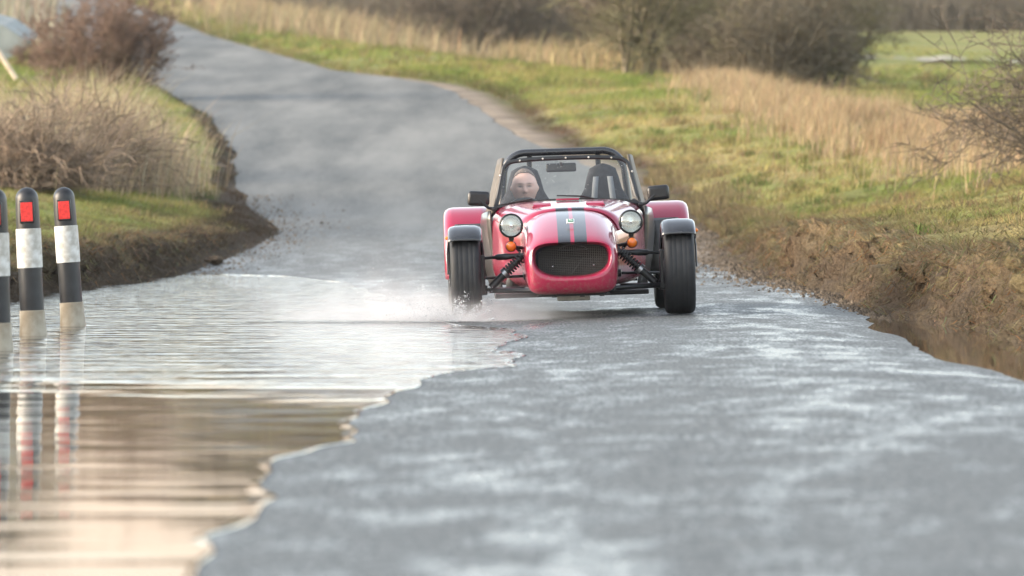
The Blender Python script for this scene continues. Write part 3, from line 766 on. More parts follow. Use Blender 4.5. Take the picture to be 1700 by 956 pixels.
# leaning pale post and plain grey block on the left
M['pale_wood'] = simple('pale_wood', (.62, .50, .38), .8, var=.2, scale=8)
M['pale_sheet'] = simple('pale_sheet', (.30, .32, .31), .7, c2=(.20, .22, .21), scale=3)
def at(px, py, d): return Vector(((px - 850) / F_PX * d, d, HC - (py - 300) / F_PX * d))
mb = MB(); a_, b_ = at(-32, 40, 104), at(27, 131, 104); mb.tube([a_, a_.lerp(b_, .5), b_], [.032, .034, .036], 8)
tag(mb.build('leaning_post', M['pale_wood']), 'pale wooden post leaning at the left edge beside the reddish bush', 'post')
mb = MB(); d = 124
pp = [at(-40, 30, d), at(8, 42, d), at(48, 68, d), at(34, 88, d), at(10, 100, d), at(-40, 110, d)]
mb.ngon(pp); mb.ngon([p + Vector((.1, 1.3, .15)) for p in pp])
for i in range(6):
    j = (i + 1) % 6; mb.ngon([pp[i], pp[j], pp[j] + Vector((.1, 1.3, .15)), pp[i] + Vector((.1, 1.3, .15))])
tag(mb.build('grey_block', M['pale_sheet'], bevel=.03, smooth=False), 'pale grey sloping block behind the leaning post', 'block')
# clods of earth at the foot of the banks
M['earth'] = simple('earth', (.105, .074, .046), .95, c2=(.06, .043, .028), scale=14, bump=.02, bscale=25)
def clod(px, py, d, s, label, seed, squash=.65):
    c_ = at(px, py, d); bm = bmesh.new(); bmesh.ops.create_icosphere(bm, subdivisions=4, radius=s)
    P = np.array([v.co[:] for v in bm.verts]); n = fbm(P[:, 0] * 2.2 / s * .6, P[:, 1] * 2.2 / s * .6, P[:, 2] * 2.2 / s * .6, seed, 4, .6)
    for v, k in zip(bm.verts, n):
        v.co *= 1 + .38 * k; v.co.z *= squash
    me = bpy.data.meshes.new('earth_clod'); bm.to_mesh(me); bm.free(); me.materials.append(M['earth'])
    for p in me.polygons: p.use_smooth = True
    o = bpy.data.objects.new('earth_clod', me); COL.objects.link(o); o.location = c_
    tag(o, label, 'clod', 'clods of earth fallen from the banks')
clod(1483, 492, 48.5, .135, 'largest dark clod of earth at the end of the right-hand puddle', 1)
clod(1395, 470, 52.5, .10, 'dark clod of earth under the bank left of the largest one', 2)
clod(1312, 458, 58, .09, 'flat clod of earth on the pale silt beside the road, nearest the car', 3, .35)
clod(1362, 474, 54, .05, 'small clod of earth between two bigger ones under the right bank', 4)
clod(356, 432, 70, .085, 'dark clod of earth at the far edge of the flood on the left', 5, .5)

# dark undergrowth closing the foot of the far wood: one uncountable mass
rnd = random.Random(77); segs = []
for i in range(15000):
    px = rnd.uniform(430, 1760); d = rnd.uniform(280, 300)
    x = (px - 850) / F_PX * d
    p = Vector((x, d, float(FZ(d)) - .1))
    for k in range(3):
        q = p + Vector((rnd.gauss(0, .16), rnd.gauss(0, .16), rnd.uniform(.25, .7))); segs.append((p, q, .022, .016)); p = q
tag(seg_mesh('undergrowth', segs, M['far_twig'], None), 'dark leafless undergrowth along the foot of the far wood', 'undergrowth', kind='stuff')

# the air: a thin even haze, sky outside
mb = MB(); mb.box((0, 330, 11), (1300, 860, 28))
hm, hn, hl2, hp_ = new_mat('haze'); hn.remove(hp_)
hv = hn.new('ShaderNodeVolumePrincipled'); hv.inputs['Color'].default_value = (.93, .95, .97, 1); hv.inputs['Density'].default_value = .00012; hv.inputs['Anisotropy'].default_value = .3
hl2.new(hv.outputs[0], hn['Material Output'].inputs['Volume'])
tag(mb.build('haze', hm, smooth=False), 'thin pale winter haze over the whole scene', 'haze', kind='stuff')

def crumbs(n):
    out = []
    for side, k, ylo, yhi in ((1, n, 44, 84), (-1, n // 3, 64, 84)):
        Yv = rng.uniform(ylo, yhi, k); toe = RT(Yv) if side > 0 else LT(Yv)
        off = np.abs(rng.normal(0, .22, k)) + .0
        Xv = toe - side * off * (.4 + .9 * sstep(46, 60, Yv)); Zv = road_h(Xv, Yv)
        out.append(np.stack([Xv, Yv, Zv], 1))
    P = np.concatenate(out); m = len(P)
    base = np.array([(1, 0, -.2), (.3, .9, -.2), (-.8, .6, -.2), (-.8, -.6, -.2), (.3, -.9, -.2), (.1, .1, .75)])
    r = rng.gamma(1.5, .005, m) + .003
    V = P[:, None, :] + base[None] * r[:, None, None] * rng.uniform(.6, 1.3, (m, 6, 1))
    b = np.arange(m)[:, None] * 6
    F = np.concatenate([b + np.array([[i, (i + 1) % 5, 5]]) for i in range(5)])
    c = np.array([.13, .10, .07])[None] * rng.uniform(.4, 1.7, (m, 1))
    return V.reshape(-1, 3), [F], np.repeat(c, 6, 0)
V, F_, c = crumbs(5200)
tag(np_mesh('soil_crumbs', V, F_, M['ground'], col=c), 'crumbs of soil and grit scattered along both road edges', 'soil', kind='stuff')

# ---------------------------------------------------------------- the car
def paint_mat(name, stripes):
    m, nd, ln, p = new_mat(name)
    red = (.305, .0045, .042, 1)
    p.inputs['Base Color'].default_value = red
    p.inputs['Roughness'].default_value = .32; p.inputs['Coat Weight'].default_value = 1; p.inputs['Coat Roughness'].default_value = .05
    tc = N(nd, 'ShaderNodeTexCoord')
    if stripes:
        sep = N(nd, 'ShaderNodeSeparateXYZ'); ln.new(tc.outputs['Object'], sep.inputs[0])
        ab = N(nd, 'ShaderNodeMath', operation='ABSOLUTE'); ln.new(sep.outputs['X'], ab.inputs[0])
        g1 = N(nd, 'ShaderNodeMath', operation='GREATER_THAN'); g1.inputs[1].default_value = .0115; ln.new(ab.outputs[0], g1.inputs[0])
        g2 = N(nd, 'ShaderNodeMath', operation='LESS_THAN'); g2.inputs[1].default_value = .088; ln.new(ab.outputs[0], g2.inputs[0])
        mu = N(nd, 'ShaderNodeMath', operation='MULTIPLY'); ln.new(g1.outputs[0], mu.inputs[0]); ln.new(g2.outputs[0], mu.inputs[1])
        gz = N(nd, 'ShaderNodeMath', operation='GREATER_THAN'); gz.inputs[1].default_value = .40; ln.new(sep.outputs['Z'], gz.inputs[0])
        mu2 = N(nd, 'ShaderNodeMath', operation='MULTIPLY'); ln.new(mu.outputs[0], mu2.inputs[0]); ln.new(gz.outputs[0], mu2.inputs[1])
        mx = N(nd, 'ShaderNodeMix', data_type='RGBA'); mx.inputs[6].default_value = red; mx.inputs[7].default_value = (.018, .019, .024, 1)
        ln.new(mu2.outputs[0], mx.inputs[0]); ln.new(mx.outputs[2], p.inputs['Base Color'])
    gp = N(nd, 'ShaderNodeTexCoord'); dn_ = N(nd, 'ShaderNodeTexNoise'); dn_.inputs['Scale'].default_value = 42; dn_.inputs['Detail'].default_value = 6; dn_.inputs['Roughness'].default_value = .7; ln.new(gp.outputs['Object'], dn_.inputs['Vector'])
    dz = N(nd, 'ShaderNodeSeparateXYZ'); ln.new(gp.outputs['Object'], dz.inputs[0])
    dm_ = N(nd, 'ShaderNodeMapRange'); dm_.inputs['From Min'].default_value = .62; dm_.inputs['From Max'].default_value = .14; dm_.inputs['To Min'].default_value = .0; dm_.inputs['To Max'].default_value = .17; ln.new(dz.outputs['Z'], dm_.inputs[0])
    da = N(nd, 'ShaderNodeMath', operation='ADD'); ln.new(dn_.outputs['Fac'], da.inputs[0]); ln.new(dm_.outputs[0], da.inputs[1])
    db = N(nd, 'ShaderNodeMapRange'); db.inputs['From Min'].default_value = .62; db.inputs['From Max'].default_value = .86; db.inputs['To Max'].default_value = .6; ln.new(da.outputs[0], db.inputs[0])
    dmx = N(nd, 'ShaderNodeMix', data_type='RGBA'); dmx.inputs[6].default_value = red; dmx.inputs[7].default_value = (.20, .15, .11, 1); ln.new(db.outputs[0], dmx.inputs[0])
    if stripes: ln.new(mx.outputs[2], dmx.inputs[6])
    ln.new(dmx.outputs[2], p.inputs['Base Color'])
    dw = N(nd, 'ShaderNodeMath', operation='SUBTRACT'); dw.inputs[0].default_value = 1.0; ln.new(db.outputs[0], dw.inputs[1]); ln.new(dw.outputs[0], p.inputs['Coat Weight'])
    # road film and rain spots on the clear coat
    t = N(nd, 'ShaderNodeTexNoise'); t.inputs['Scale'].default_value = 9; t.inputs['Detail'].default_value = 7; ln.new(tc.outputs['Object'], t.inputs['Vector'])
    mr = N(nd, 'ShaderNodeMapRange'); mr.inputs['From Min'].default_value = .3; mr.inputs['From Max'].default_value = .75; mr.inputs['To Min'].default_value = .03; mr.inputs['To Max'].default_value = .16
    ln.new(t.outputs['Fac'], mr.inputs[0]); ln.new(mr.outputs[0], p.inputs['Coat Roughness'])
    return m
M['paint'] = paint_mat('red_paint', False); M['paint_stripe'] = paint_mat('red_striped_paint', True)
M['satin_black'] = simple('satin_black', (.014, .0145, .0165), .35, var=.3, scale=15)
M['gloss_black'] = simple('gloss_black', (.022, .024, .029), .22, coat=.6, var=.2, scale=12)
M['carbon'] = simple('carbon', (.045, .042, .040), .3, coat=.4, var=.2, scale=20)
M['vinyl'] = simple('vinyl', (.10, .085, .07), .55, var=.2, scale=20)
M['rubber'] = simple('rubber', (.016, .017, .019), .62, var=.25, scale=14, spec=.4)
M['alloy'] = simple('alloy', (.35, .35, .36), .35, metal=1, var=.1)
M['chrome'] = simple('chrome', (.75, .75, .76), .12, metal=1)
M['lamp_bowl'] = simple('lamp_bowl', (.95, .96, .95), .20, metal=.92)
M['fabric_black'] = simple('fabric_black', (.028, .029, .034), .85, var=.3, scale=30, spec=.2)
M['belt'] = simple('belt', (.16, .17, .18), .7, var=.1)
def orange_lens():
    m, nd, ln, p = new_mat('amber_lens'); p.inputs['Base Color'].default_value = (.90, .21, .012, 1); p.inputs['Roughness'].default_value = .14
    p.inputs['Coat Weight'].default_value = .7; p.inputs['Subsurface Weight'].default_value = .3; p.inputs['Subsurface Radius'].default_value = (.02, .006, .002)
    return m
M['amber'] = orange_lens()
def glass_mat(name, refl, dirt):
    m, nd, ln, p = new_mat(name); nd.remove(p)
    tr = N(nd, 'ShaderNodeBsdfTransparent'); tr.inputs[0].default_value = (.93, .96, .955, 1)
    gl = N(nd, 'ShaderNodeBsdfGlossy'); gl.inputs['Roughness'].default_value = .02
    fr_ = N(nd, 'ShaderNodeFresnel'); fr_.inputs[0].default_value = 1.5
    mf = N(nd, 'ShaderNodeMath', operation='MULTIPLY_ADD'); mf.inputs[1].default_value = 1.0; mf.inputs[2].default_value = refl; ln.new(fr_.outputs[0], mf.inputs[0])
    mix = N(nd, 'ShaderNodeMixShader'); ln.new(mf.outputs[0], mix.inputs[0]); ln.new(tr.outputs[0], mix.inputs[1]); ln.new(gl.outputs[0], mix.inputs[2])
    out = mix
    if dirt:
        tc = N(nd, 'ShaderNodeTexCoord')
        v = N(nd, 'ShaderNodeTexVoronoi'); v.inputs['Scale'].default_value = 55; v.inputs['Randomness'].default_value = 1; ln.new(tc.outputs['Object'], v.inputs['Vector'])
        lt_ = N(nd, 'ShaderNodeMath', operation='LESS_THAN'); lt_.inputs[1].default_value = .16; ln.new(v.outputs['Distance'], lt_.inputs[0])
        n_ = N(nd, 'ShaderNodeTexNoise'); n_.inputs['Scale'].default_value = 7; ln.new(tc.outputs['Object'], n_.inputs['Vector'])
        gt = N(nd, 'ShaderNodeMath', operation='GREATER_THAN'); gt.inputs[1].default_value = .56; ln.new(n_.outputs['Fac'], gt.inputs[0])
        mu = N(nd, 'ShaderNodeMath', operation='MULTIPLY'); ln.new(lt_.outputs[0], mu.inputs[0]); ln.new(gt.outputs[0], mu.inputs[1])
        film = N(nd, 'ShaderNodeMath', operation='MULTIPLY_ADD'); film.inputs[1].default_value = .38; film.inputs[2].default_value = dirt; ln.new(mu.outputs[0], film.inputs[0])
        df = N(nd, 'ShaderNodeBsdfDiffuse'); df.inputs[0].default_value = (.62, .64, .64, 1)
        mix2 = N(nd, 'ShaderNodeMixShader'); ln.new(film.outputs[0], mix2.inputs[0]); ln.new(mix.outputs[0], mix2.inputs[1]); ln.new(df.outputs[0], mix2.inputs[2]); out = mix2
    ln.new(out.outputs[0], nd['Material Output'].inputs[0]); return m
M['windscreen'] = glass_mat('windscreen_glass', .015, .03); M['lamp_glass'] = glass_mat('lamp_glass', .06, .05)

CX, CY = .381, 45.0
zl, zr_ = float(road_h(CX - .655, CY)), float(road_h(CX + .655, CY))
car = empty('sports_car', (CX, CY, (zl + zr_) / 2 + .002), (0, -math.atan2(zr_ - zl, 1.31), rad(.37)))
tag(car, 'open red two-seat sports car with black bonnet stripes splashing through the flood edge', 'car')

def sup(hw, zb, zt, n, th, frac=.5):
    """superellipse section point; n may be (top, bottom)"""
    c_, s_ = math.cos(th), math.sin(th); zc = (zb + zt) / 2
    if isinstance(n, tuple): n = n[0] if s_ > 0 else n[1]
    return (hw * math.copysign(abs(c_) ** (2 / n), c_), zc + (zt - zb) / 2 * math.copysign(abs(s_) ** (2 / n), s_))
NT = 72
def section(v, hw, zb, zt, n, a=0, b=2 * math.pi, k=NT, closed=True):
    ths = [a + (b - a) * i / (k if closed else k - 1) for i in range(k)]
    return [(p[0], v, p[1]) for p in (sup(hw, zb, zt, n, t) for t in ths)]

# nose cone: rolled rim round the grille opening, then a growing section; front tilts back at the top
def nose_sec(v, hw, zb, zt, n, rake=.0, taper=0.0):
    out = []
    for (x, y, z) in section(v, hw, zb, zt, n):
        t = (z - zb) / (zt - zb)
        x *= 1 - taper * max(0, (.55 - t)) ** 1.5 * 1.6
        out.append((x, y + rake * t, z))
    return out
ns = [(-.40, .211, .262, .448, (4.5, 3.0), .03, .26), (-.455, .217, .256, .455, (4.5, 3.0), .035, .25), (-.478, .224, .251, .461, (4.4, 3.0), .04, .24), (-.487, .231, .244, .467, (4.2, 3.1), .04, .22),
      (-.485, .239, .228, .474, (4.0, 3.6), .045, .18), (-.476, .249, .196, .482, (3.8, 4.6), .05, .14), (-.458, .258, .166, .492, (3.6, 5.5), .05, .11), (-.42, .267, .150, .508, (3.5, 6.5), .05, .10), (-.30, .273, .147, .546, (3.3, 6.5), .04, .09),
      (-.15, .279, .147, .587, (3.1, 6), .03, .08), (.02, .288, .148, .624, (3.0, 5), .01, .05), (.15, .297, .150, .644, (3.0, 4), 0, .02), (.25, .305, .150, .657, (3.0, 3.4), 0, 0)]
mb = MB(); mb.sheet([[(x * (1 + .05 * min(1, max(0, (.25 - a[0]) / .5))) - .008, y, z) for x, y, z in nose_sec(*a)] for a in ns], wrap=True)
nose = mb.build('nose_cone', M['paint_stripe'], car, sharp=80)
# badge on the nose: pale rim, green field, dark bar
mb = MB(); rotb = Matrix.Rotation(rad(34), 3, 'X')
mb.box((-.006, -.205, .592), (.048, .042, .008), rotb); bd = mb.build('badge', simple('badge_silver', (.75, .76, .74), .3), nose, bevel=.002)
mb = MB(); mb.box((-.005, -.2085, .5965), (.034, .026, .004), rotb); mb.build('badge_field', simple('badge_green', (.05, .22, .14), .3), bd)
mb = MB(); mb.box((-.004, -.2105, .5985), (.024, .006, .004), Matrix.Rotation(rad(12), 3, 'Y') @ rotb); mb.build('badge_mark', simple('badge_pale', (.8, .8, .75), .4), bd)

# grille: woven mesh, arch and struts behind the opening
mb = MB()
for i in range(34):
    x = -.207 + .414 * i / 33; hz = .092 * (1 - abs(x / .214) ** 3.6) ** (1 / 3.6)
    if hz > .01: mb.tube([(x, -.40, .355 - hz), (x, -.38, .355 + hz)], .0016, 4)
for i in range(18):
    z = .268 + .176 * i / 17; q = abs((z - .355) / .094); hx = .212 * (1 - min(q, 1) ** 3.4) ** (1 / 3.4)
    if hx > .01: mb.tube([(-hx, -.402 + .02 * (z - .26) / .18, z), (hx, -.402 + .02 * (z - .26) / .18, z)], .0016, 4)
gr = mb.build('grille', simple('grille_wire', (.045, .042, .036), .5), car)
mb = MB(); mb.tube([(.086 * math.cos(t), -.412 + .01, .415 + .032 * math.sin(t)) for t in np.linspace(0, math.pi, 20)], .0032, 6)
mb.tube([(-.086, -.402, .415), (.086, -.402, .415)], .0026, 6)
mb.tube([(-.07, -.404, .372), (.064, -.404, .372), (-.012, -.41, .272)], .0028, 6)
mb.build('grille_emblem', simple('grey_metal', (.05, .05, .05), .6, metal=.2), gr)
for s in (-1, 1):
    mb = MB(); mb.lathe([(.001, -.412), (.003, -.411), (.0035, -.405)], 'y', (s * .125, 0, .322), 10); mb.build('grille_fixing', M['chrome'], gr)
mb = MB(); mb.box((0, -.33, .31), (.37, .03, .11)); mb.build('radiator', simple('radiator', (.03, .031, .032), .6, var=.3, scale=60), car)
mb = MB(); mb.sheet([section(-.34, .208, .264, .446, 3.5), section(-.30, .05, .32, .36, 3)], wrap=True); mb.build('nose_duct', M['satin_black'], car)

# body tub and bonnet
bs = [(.25, .302, .155, .652, 3.0), (.45, .345, .155, .668, 3.2), (.75, .405, .16, .686, 3.6), (1.05, .452, .165, .703, 4.2), (1.25, .478, .17, .713, 4.8), (1.34, .486, .17, .716, 5)]
mb = MB(); rows = [section(-.05, .26, .17, .56, 3.0)] + [section(*b) for b in bs]
mb.sheet(rows, wrap=True); mb.build('body', M['paint'], car, sharp=80)
bn = [(v, hw + .004, zb, zt + .005, n) for v, hw, zb, zt, n in bs[:5]]; bn[0] = (.256, .308, .155, .660, 3.0); bn[-1] = (1.20, .476, .17, .716, 4.7)
mb = MB(); mb.sheet([section(*b, a=rad(18), b=rad(162), k=60, closed=False) for b in bn])
bon = mb.build('bonnet', M['paint_stripe'], car, sharp=80, solid=.004)
for s in (-1, 1):
    mb = MB()
    mb.box((s * .165, .78, .690), (.125, .20, .006), Matrix.Rotation(rad(3.2), 3, 'X'))
    lv = mb.build('louvre_panel', M['paint'], bon, bevel=.002)
    mb = MB()
    for i in range(7):
        y = .70 + .027 * i; rows = []
        for t in np.linspace(0, math.pi, 7): rows.append([(s * .165 + xx, y + .010 * (1 - math.cos(t)), .6935 + (y - .78) * .056 + .009 * math.sin(t)) for xx in (-.054, -.048, .048, .054)])
        mb.sheet(rows)
    mb.build('louvre', M['paint'], lv)
mb = MB(); mb.box((0, 1.12, .722), (.145, .03, .012)); mb.build('scuttle_vent', M['paint'], bon, bevel=.004)
for s in (-1, 1):
    mb = MB(); mb.box((s * .305, .5, .56), (.012, .035, .05)); mb.box((s * .305, .5, .53), (.02, .02, .02)); mb.build('bonnet_catch', M['chrome'], bon, bevel=.003)

# cockpit: side panels, dash, seats, rear bulkhead, boot
for s in (-1, 1):
    mb = MB(); rows = []
    for v in np.linspace(1.28, 2.05, 9):
        t = (v - 1.28) / .77; hw = .488 + .070 * math.sin(min(t * 1.7, 1) * math.pi / 2)
        top = .665 - .05 * t
        rows.append([(s * (hw - .06 * (1 - k) ** 2 - .03 * max(0, k - .8) * 5 * t), v, .17 + (top - .17) * k) for k in np.linspace(0, 1, 10)])
    mb.sheet(rows); mb.build('side_panel', M['carbon'], car, solid=.01)
mb = MB(); mb.sheet([section(1.345, .475, .42, .712, 4.5, 0, math.pi, 30, False), section(1.36, .47, .30, .45, 4.5, 0, math.pi, 30, False)]); mb.build('dashboard', M['fabric_black'], car, solid=.01)
mb = MB(); mb.box((0, 2.36, .46), (1.04, .03, .50)); mb.build('bulkhead', M['fabric_black'], car, bevel=.01)
mb = MB(); mb.box((0, 2.62, .52), (1.02, .5, .30)); mb.build('boot', M['fabric_black'], car, bevel=.05)
mb = MB(); mb.box((0, 1.55, .135), (.96, 2.0, .03)); mb.build('floor_pan', M['satin_black'], car, bevel=.006)
mb = MB(); mb.box((.0, -.02, .122), (.20, .34, .035)); mb.box((.02, .05, .108), (.16, .2, .012)); mb.build('sump_guard', simple('dull_alloy', (.45, .43, .38), .4, metal=.7, var=.2), car, bevel=.01)
mb = MB(); mb.box((0, -.28, .143), (.44, .22, .012)); mb.tube([(-.2, -.40, .148), (.2, -.40, .148)], .006, 8)
for k in (-.12, .05, .17): mb.box((k, -.38, .142), (.03, .03, .022))
mb.build('undertray', M['satin_black'], car, bevel=.003)
for s in (-1, 1):
    cx = s * .245 if s > 0 else -.258
    mb = MB(); rows = []
    for z, hw, v in [(.24, .19, 1.98), (.40, .20, 2.03), (.55, .20, 2.08), (.68, .18, 2.12), (.78, .122, 2.145), (.86, .102, 2.16), (.912, .084, 2.168), (.932, .048, 2.17), (.944, .01, 2.17)]:
        rows.append([(cx + hw * math.copysign(abs(math.cos(t)) ** .6, math.cos(t)), v + .055 * math.copysign(abs(math.sin(t)) ** .7, math.sin(t)), z) for t in np.linspace(0, 2 * math.pi, 28, endpoint=False)])
    mb.sheet(rows, wrap=True); mb.box((cx, 1.80, .26), (.38, .46, .14))
    st = mb.build('seat', M['fabric_black'], car, bevel=.01)
    if s > 0:
        for q in (-1, 1):
            mb = MB(); mb.sheet([[(cx + q * .045 - .018, 2.085, .86), (cx + q * .045 + .018, 2.085, .86)], [(cx + q * .062 - .02, 2.05, .70), (cx + q * .062 + .02, 2.05, .70)], [(cx + q * .05 - .02, 1.99, .42), (cx + q * .05 + .02, 1.99, .42)]])
            mb.build('harness_strap', M['belt'], st, solid=.004)
# steering wheel
mb = MB(); c_ = Vector((-.265, 1.52, .60))
ring = [(c_.x + .14 * math.cos(t), c_.y + .045 * math.sin(t), c_.z + .132 * math.sin(t)) for t in np.linspace(0, 2 * math.pi, 33)]
mb.tube(ring, .012, 8, False)
for t in (rad(0), rad(180), rad(270)): mb.tube([c_, c_ + Vector((.14 * math.cos(t), .045 * math.sin(t), .132 * math.sin(t)))], .008, 6)
mb.tube([c_, c_ + Vector((0, -.2, -.05))], .018, 8)
mb.build('steering_wheel', M['satin_black'], car)

# windscreen: curved frame with glass, studs, wipers, mirror
def ws_pt(x, k):
    """point on the screen: x across, k 0 base .. 1 top"""
    zb = .710 - .028 * (x / .455) ** 2; ztop = .985 - .020 * (abs(x) / .39) ** 3
    return (x, 1.30 + .10 * k + .045 * (x / .455) ** 2, zb + (ztop - zb) * k)
def hw_at(k): return .452 + (.388 - .452) * k
rows = []
for k in np.linspace(.0, 1, 8): rows.append([ws_pt(hw_at(k) * x, k) for x in np.linspace(-1, 1, 25)])
mb = MB(); mb.sheet(rows); gl = mb.build('windscreen', M['windscreen'], car)
mb = MB(); path = []
for x in np.linspace(-1, 1, 21): path.append(ws_pt(hw_at(0) * x, 0.0))
rt_ = [ws_pt(hw_at(k), k) for k in np.linspace(.1, .86, 8)]
crn = [ws_pt(hw_at(.86 + .14 * math.sin(t)) - .055 * (1 - math.cos(t)), .86 + .14 * math.sin(t)) for t in np.linspace(.25, math.pi / 2, 6)]
tp = [ws_pt(x, 1.0) for x in np.linspace(hw_at(1) - .075, -(hw_at(1) - .075), 17)]
full = path + rt_ + crn + tp + [(-p[0], p[1], p[2]) for p in crn[::-1]] + [(-p[0], p[1], p[2]) for p in rt_[::-1]]
full.append(full[0]); mb.tube(full, .0145, 8, False)
for x in np.linspace(-1, 1, 20)[:-1]:
    pass
mb.sheet([[ws_pt(hw_at(0) * x, -.035 - .03 * abs(x)) for x in np.linspace(-1.03, 1.03, 21)], [tuple(np.array(ws_pt(hw_at(0.07) * x, .07)) + np.array((0, -.010, 0))) for x in np.linspace(-1.0, 1.0, 21)]])
frm = mb.build('frame', M['satin_black'], gl)
for x in np.linspace(-.29, .29, 5):
    p = ws_pt(x, 1.0); mb = MB(); mb.lathe([(.001, -.008), (.005, -.006), (.0065, 0), (.006, .004)], 'y', (p[0], p[1] - .013, p[2]), 10); mb.build('stud', M['white_plastic'], gl)
for s in (-1, 1):
    p = ws_pt(s * hw_at(.72), .72); mb = MB(); mb.lathe([(.001, -.008), (.006, -.006), (.0075, 0), (.006, .004)], 'y', (p[0] + s * .012, p[1] - .01, p[2]), 10); mb.build('stud', M['white_plastic'], gl)
for base, tip, mid in (((-.155, .0), (-.415, .055), (-.28, .085)), ((.205, .02), (-.065, .14), (.06, .115))):
    mb = MB(); a_ = Vector(ws_pt(base[0], base[1])) + Vector((0, -.022, 0)); b_ = Vector(ws_pt(tip[0], tip[1])) + Vector((0, -.014, 0)); m_ = Vector(ws_pt(mid[0], mid[1])) + Vector((0, -.024, .0))
    mb.tube([a_, a_.lerp(m_, .5) + Vector((0, 0, .006)), m_], [.0065, .005, .004], 7); mb.lathe([(.001, -.014), (.009, -.012), (.010, .01)], 'y', tuple(a_), 12)
    cpt = m_.lerp(b_, .45); far_ = b_; near_ = m_ + (m_ - b_) * .45
    mb.tube([near_, m_, far_], [.0045, .006, .0045], 6)
    mb.build('wiper', M['satin_black'], car)
mb = MB(); mb.box((-.03, 1.44, .925), (.192, .022, .056)); rvm = mb.build('rear_view_mirror', M['satin_black'], car, bevel=.012)
mb = MB(); mb.tube([(-.03, 1.40, .978), (-.03, 1.42, .955), (-.03, 1.438, .93)], .009, 8); mb.box((-.03, 1.402, .972), (.04, .012, .03)); mb.build('mirror_stem', M['alloy'], rvm)
for s in (-1, 1):
    mb = MB(); mb.box((s * .578 + (.018 if s < 0 else 0), 1.34, .745), (.140, .05, .094), Matrix.Rotation(rad(-s * 4), 3, 'Y')); sm = mb.build('side_mirror', M['satin_black'], car, bevel=.022)
    mb = MB(); mb.tube([(s * .462, 1.33, .675), (s * .50, 1.315, .684), (s * .556, 1.322, .735)], [.012, .010, .009], 8); mb.lathe([(.001, -.02), (.016, -.016), (.018, .012)], 'y', (s * .465, 1.33, .675), 12); mb.build('mirror_arm', M['satin_black'], sm)
    # side screen, hinged on the screen pillar, opening slightly outwards
    mb = MB(); rows = []
    for k in np.linspace(0, 1, 9):
        z = .64 + .355 * k; r_ = []
        for t in np.linspace(0, 1, 8):
            v = 1.36 + .10 * k + t * (.62 - .25 * k ** 3); r_.append((s * (.470 - .075 * k + .045 * math.sin(t * math.pi / 2) - .01 * k * t), v, z - .05 * t ** 3 * k))
        rows.append(r_)
    mb.sheet(rows); mb.build('side_screen', M['vinyl'], car, solid=.012)

# roll bar
hwb = .392; zt = 1.028; R_ = .145; pts = [(-hwb - .03, 2.30, .45), (-hwb - .02, 2.30, .70), (-hwb, 2.30, zt - R_)]
pts += [(-hwb + R_ * (1 - math.cos(t)), 2.30, zt - R_ + R_ * math.sin(t)) for t in np.linspace(.12, math.pi / 2, 12)]
pts += [(x, 2.30, zt) for x in np.linspace(-hwb + R_ + .04, hwb - R_ - .04, 6)]
pts += [(-p[0], p[1], p[2]) for p in pts[:15][::-1]]
mb = MB(); mb.tube(pts, .0235, 14)
for s in (-1, 1):
    mb.tube([(s * .22, 2.305, zt - .005), (s * .23, 2.60, .80), (s * .24, 2.78, .66)], .0175, 10)
mb.tube([(-.40, 2.30, .69), (.40, 2.30, .69)], .015, 10)
mb.build('roll_bar', M['gloss_black'], car)

# wheels
def wheel(x, v, r, w, parent):
    wr = empty('wheel', (x, v, r)); wr.parent = parent
    mb = MB(); h = w / 2
    prof = [(r - .085, -h + .012), (r - .06, -h + .002), (r - .035, -h), (r - .016, -h + .006), (r - .005, -h + .018), (r - .001, -h + .032)]
    gro = []
    for g in (-.045, -.018, .018, .045): gro += [(r, g - .0035), (r - .0006, g - .0022), (r - .0006, g + .0022), (r, g + .0035)]
    prof += gro + [(a, -b) for a, b in prof[::-1]]
    mb.lathe(prof, 'x', n=72); mb.build('tyre', M['rubber'], wr, sharp=60)
    mb = MB(); mb.lathe([(r - .083, -h + .014), (r - .095, -h + .02), (r - .10, -.02), (.05, -.03), (.001, -.03)], 'x', n=40)
    mb.lathe([(r - .083, h - .014), (r - .095, h - .02), (r - .10, .02), (.05, .03), (.001, .03)], 'x', n=40)
    for k in range(7):
        t = 2 * math.pi * k / 7
        for sx in (-1, 1): mb.tube([(sx * .045, .04 * math.cos(t), .04 * math.sin(t)), (sx * .05, (r - .10) * math.cos(t), (r - .10) * math.sin(t))], .014, 6)
    mb.build('rim', M['alloy'], wr)
    return wr
FT = .655; FR = .268
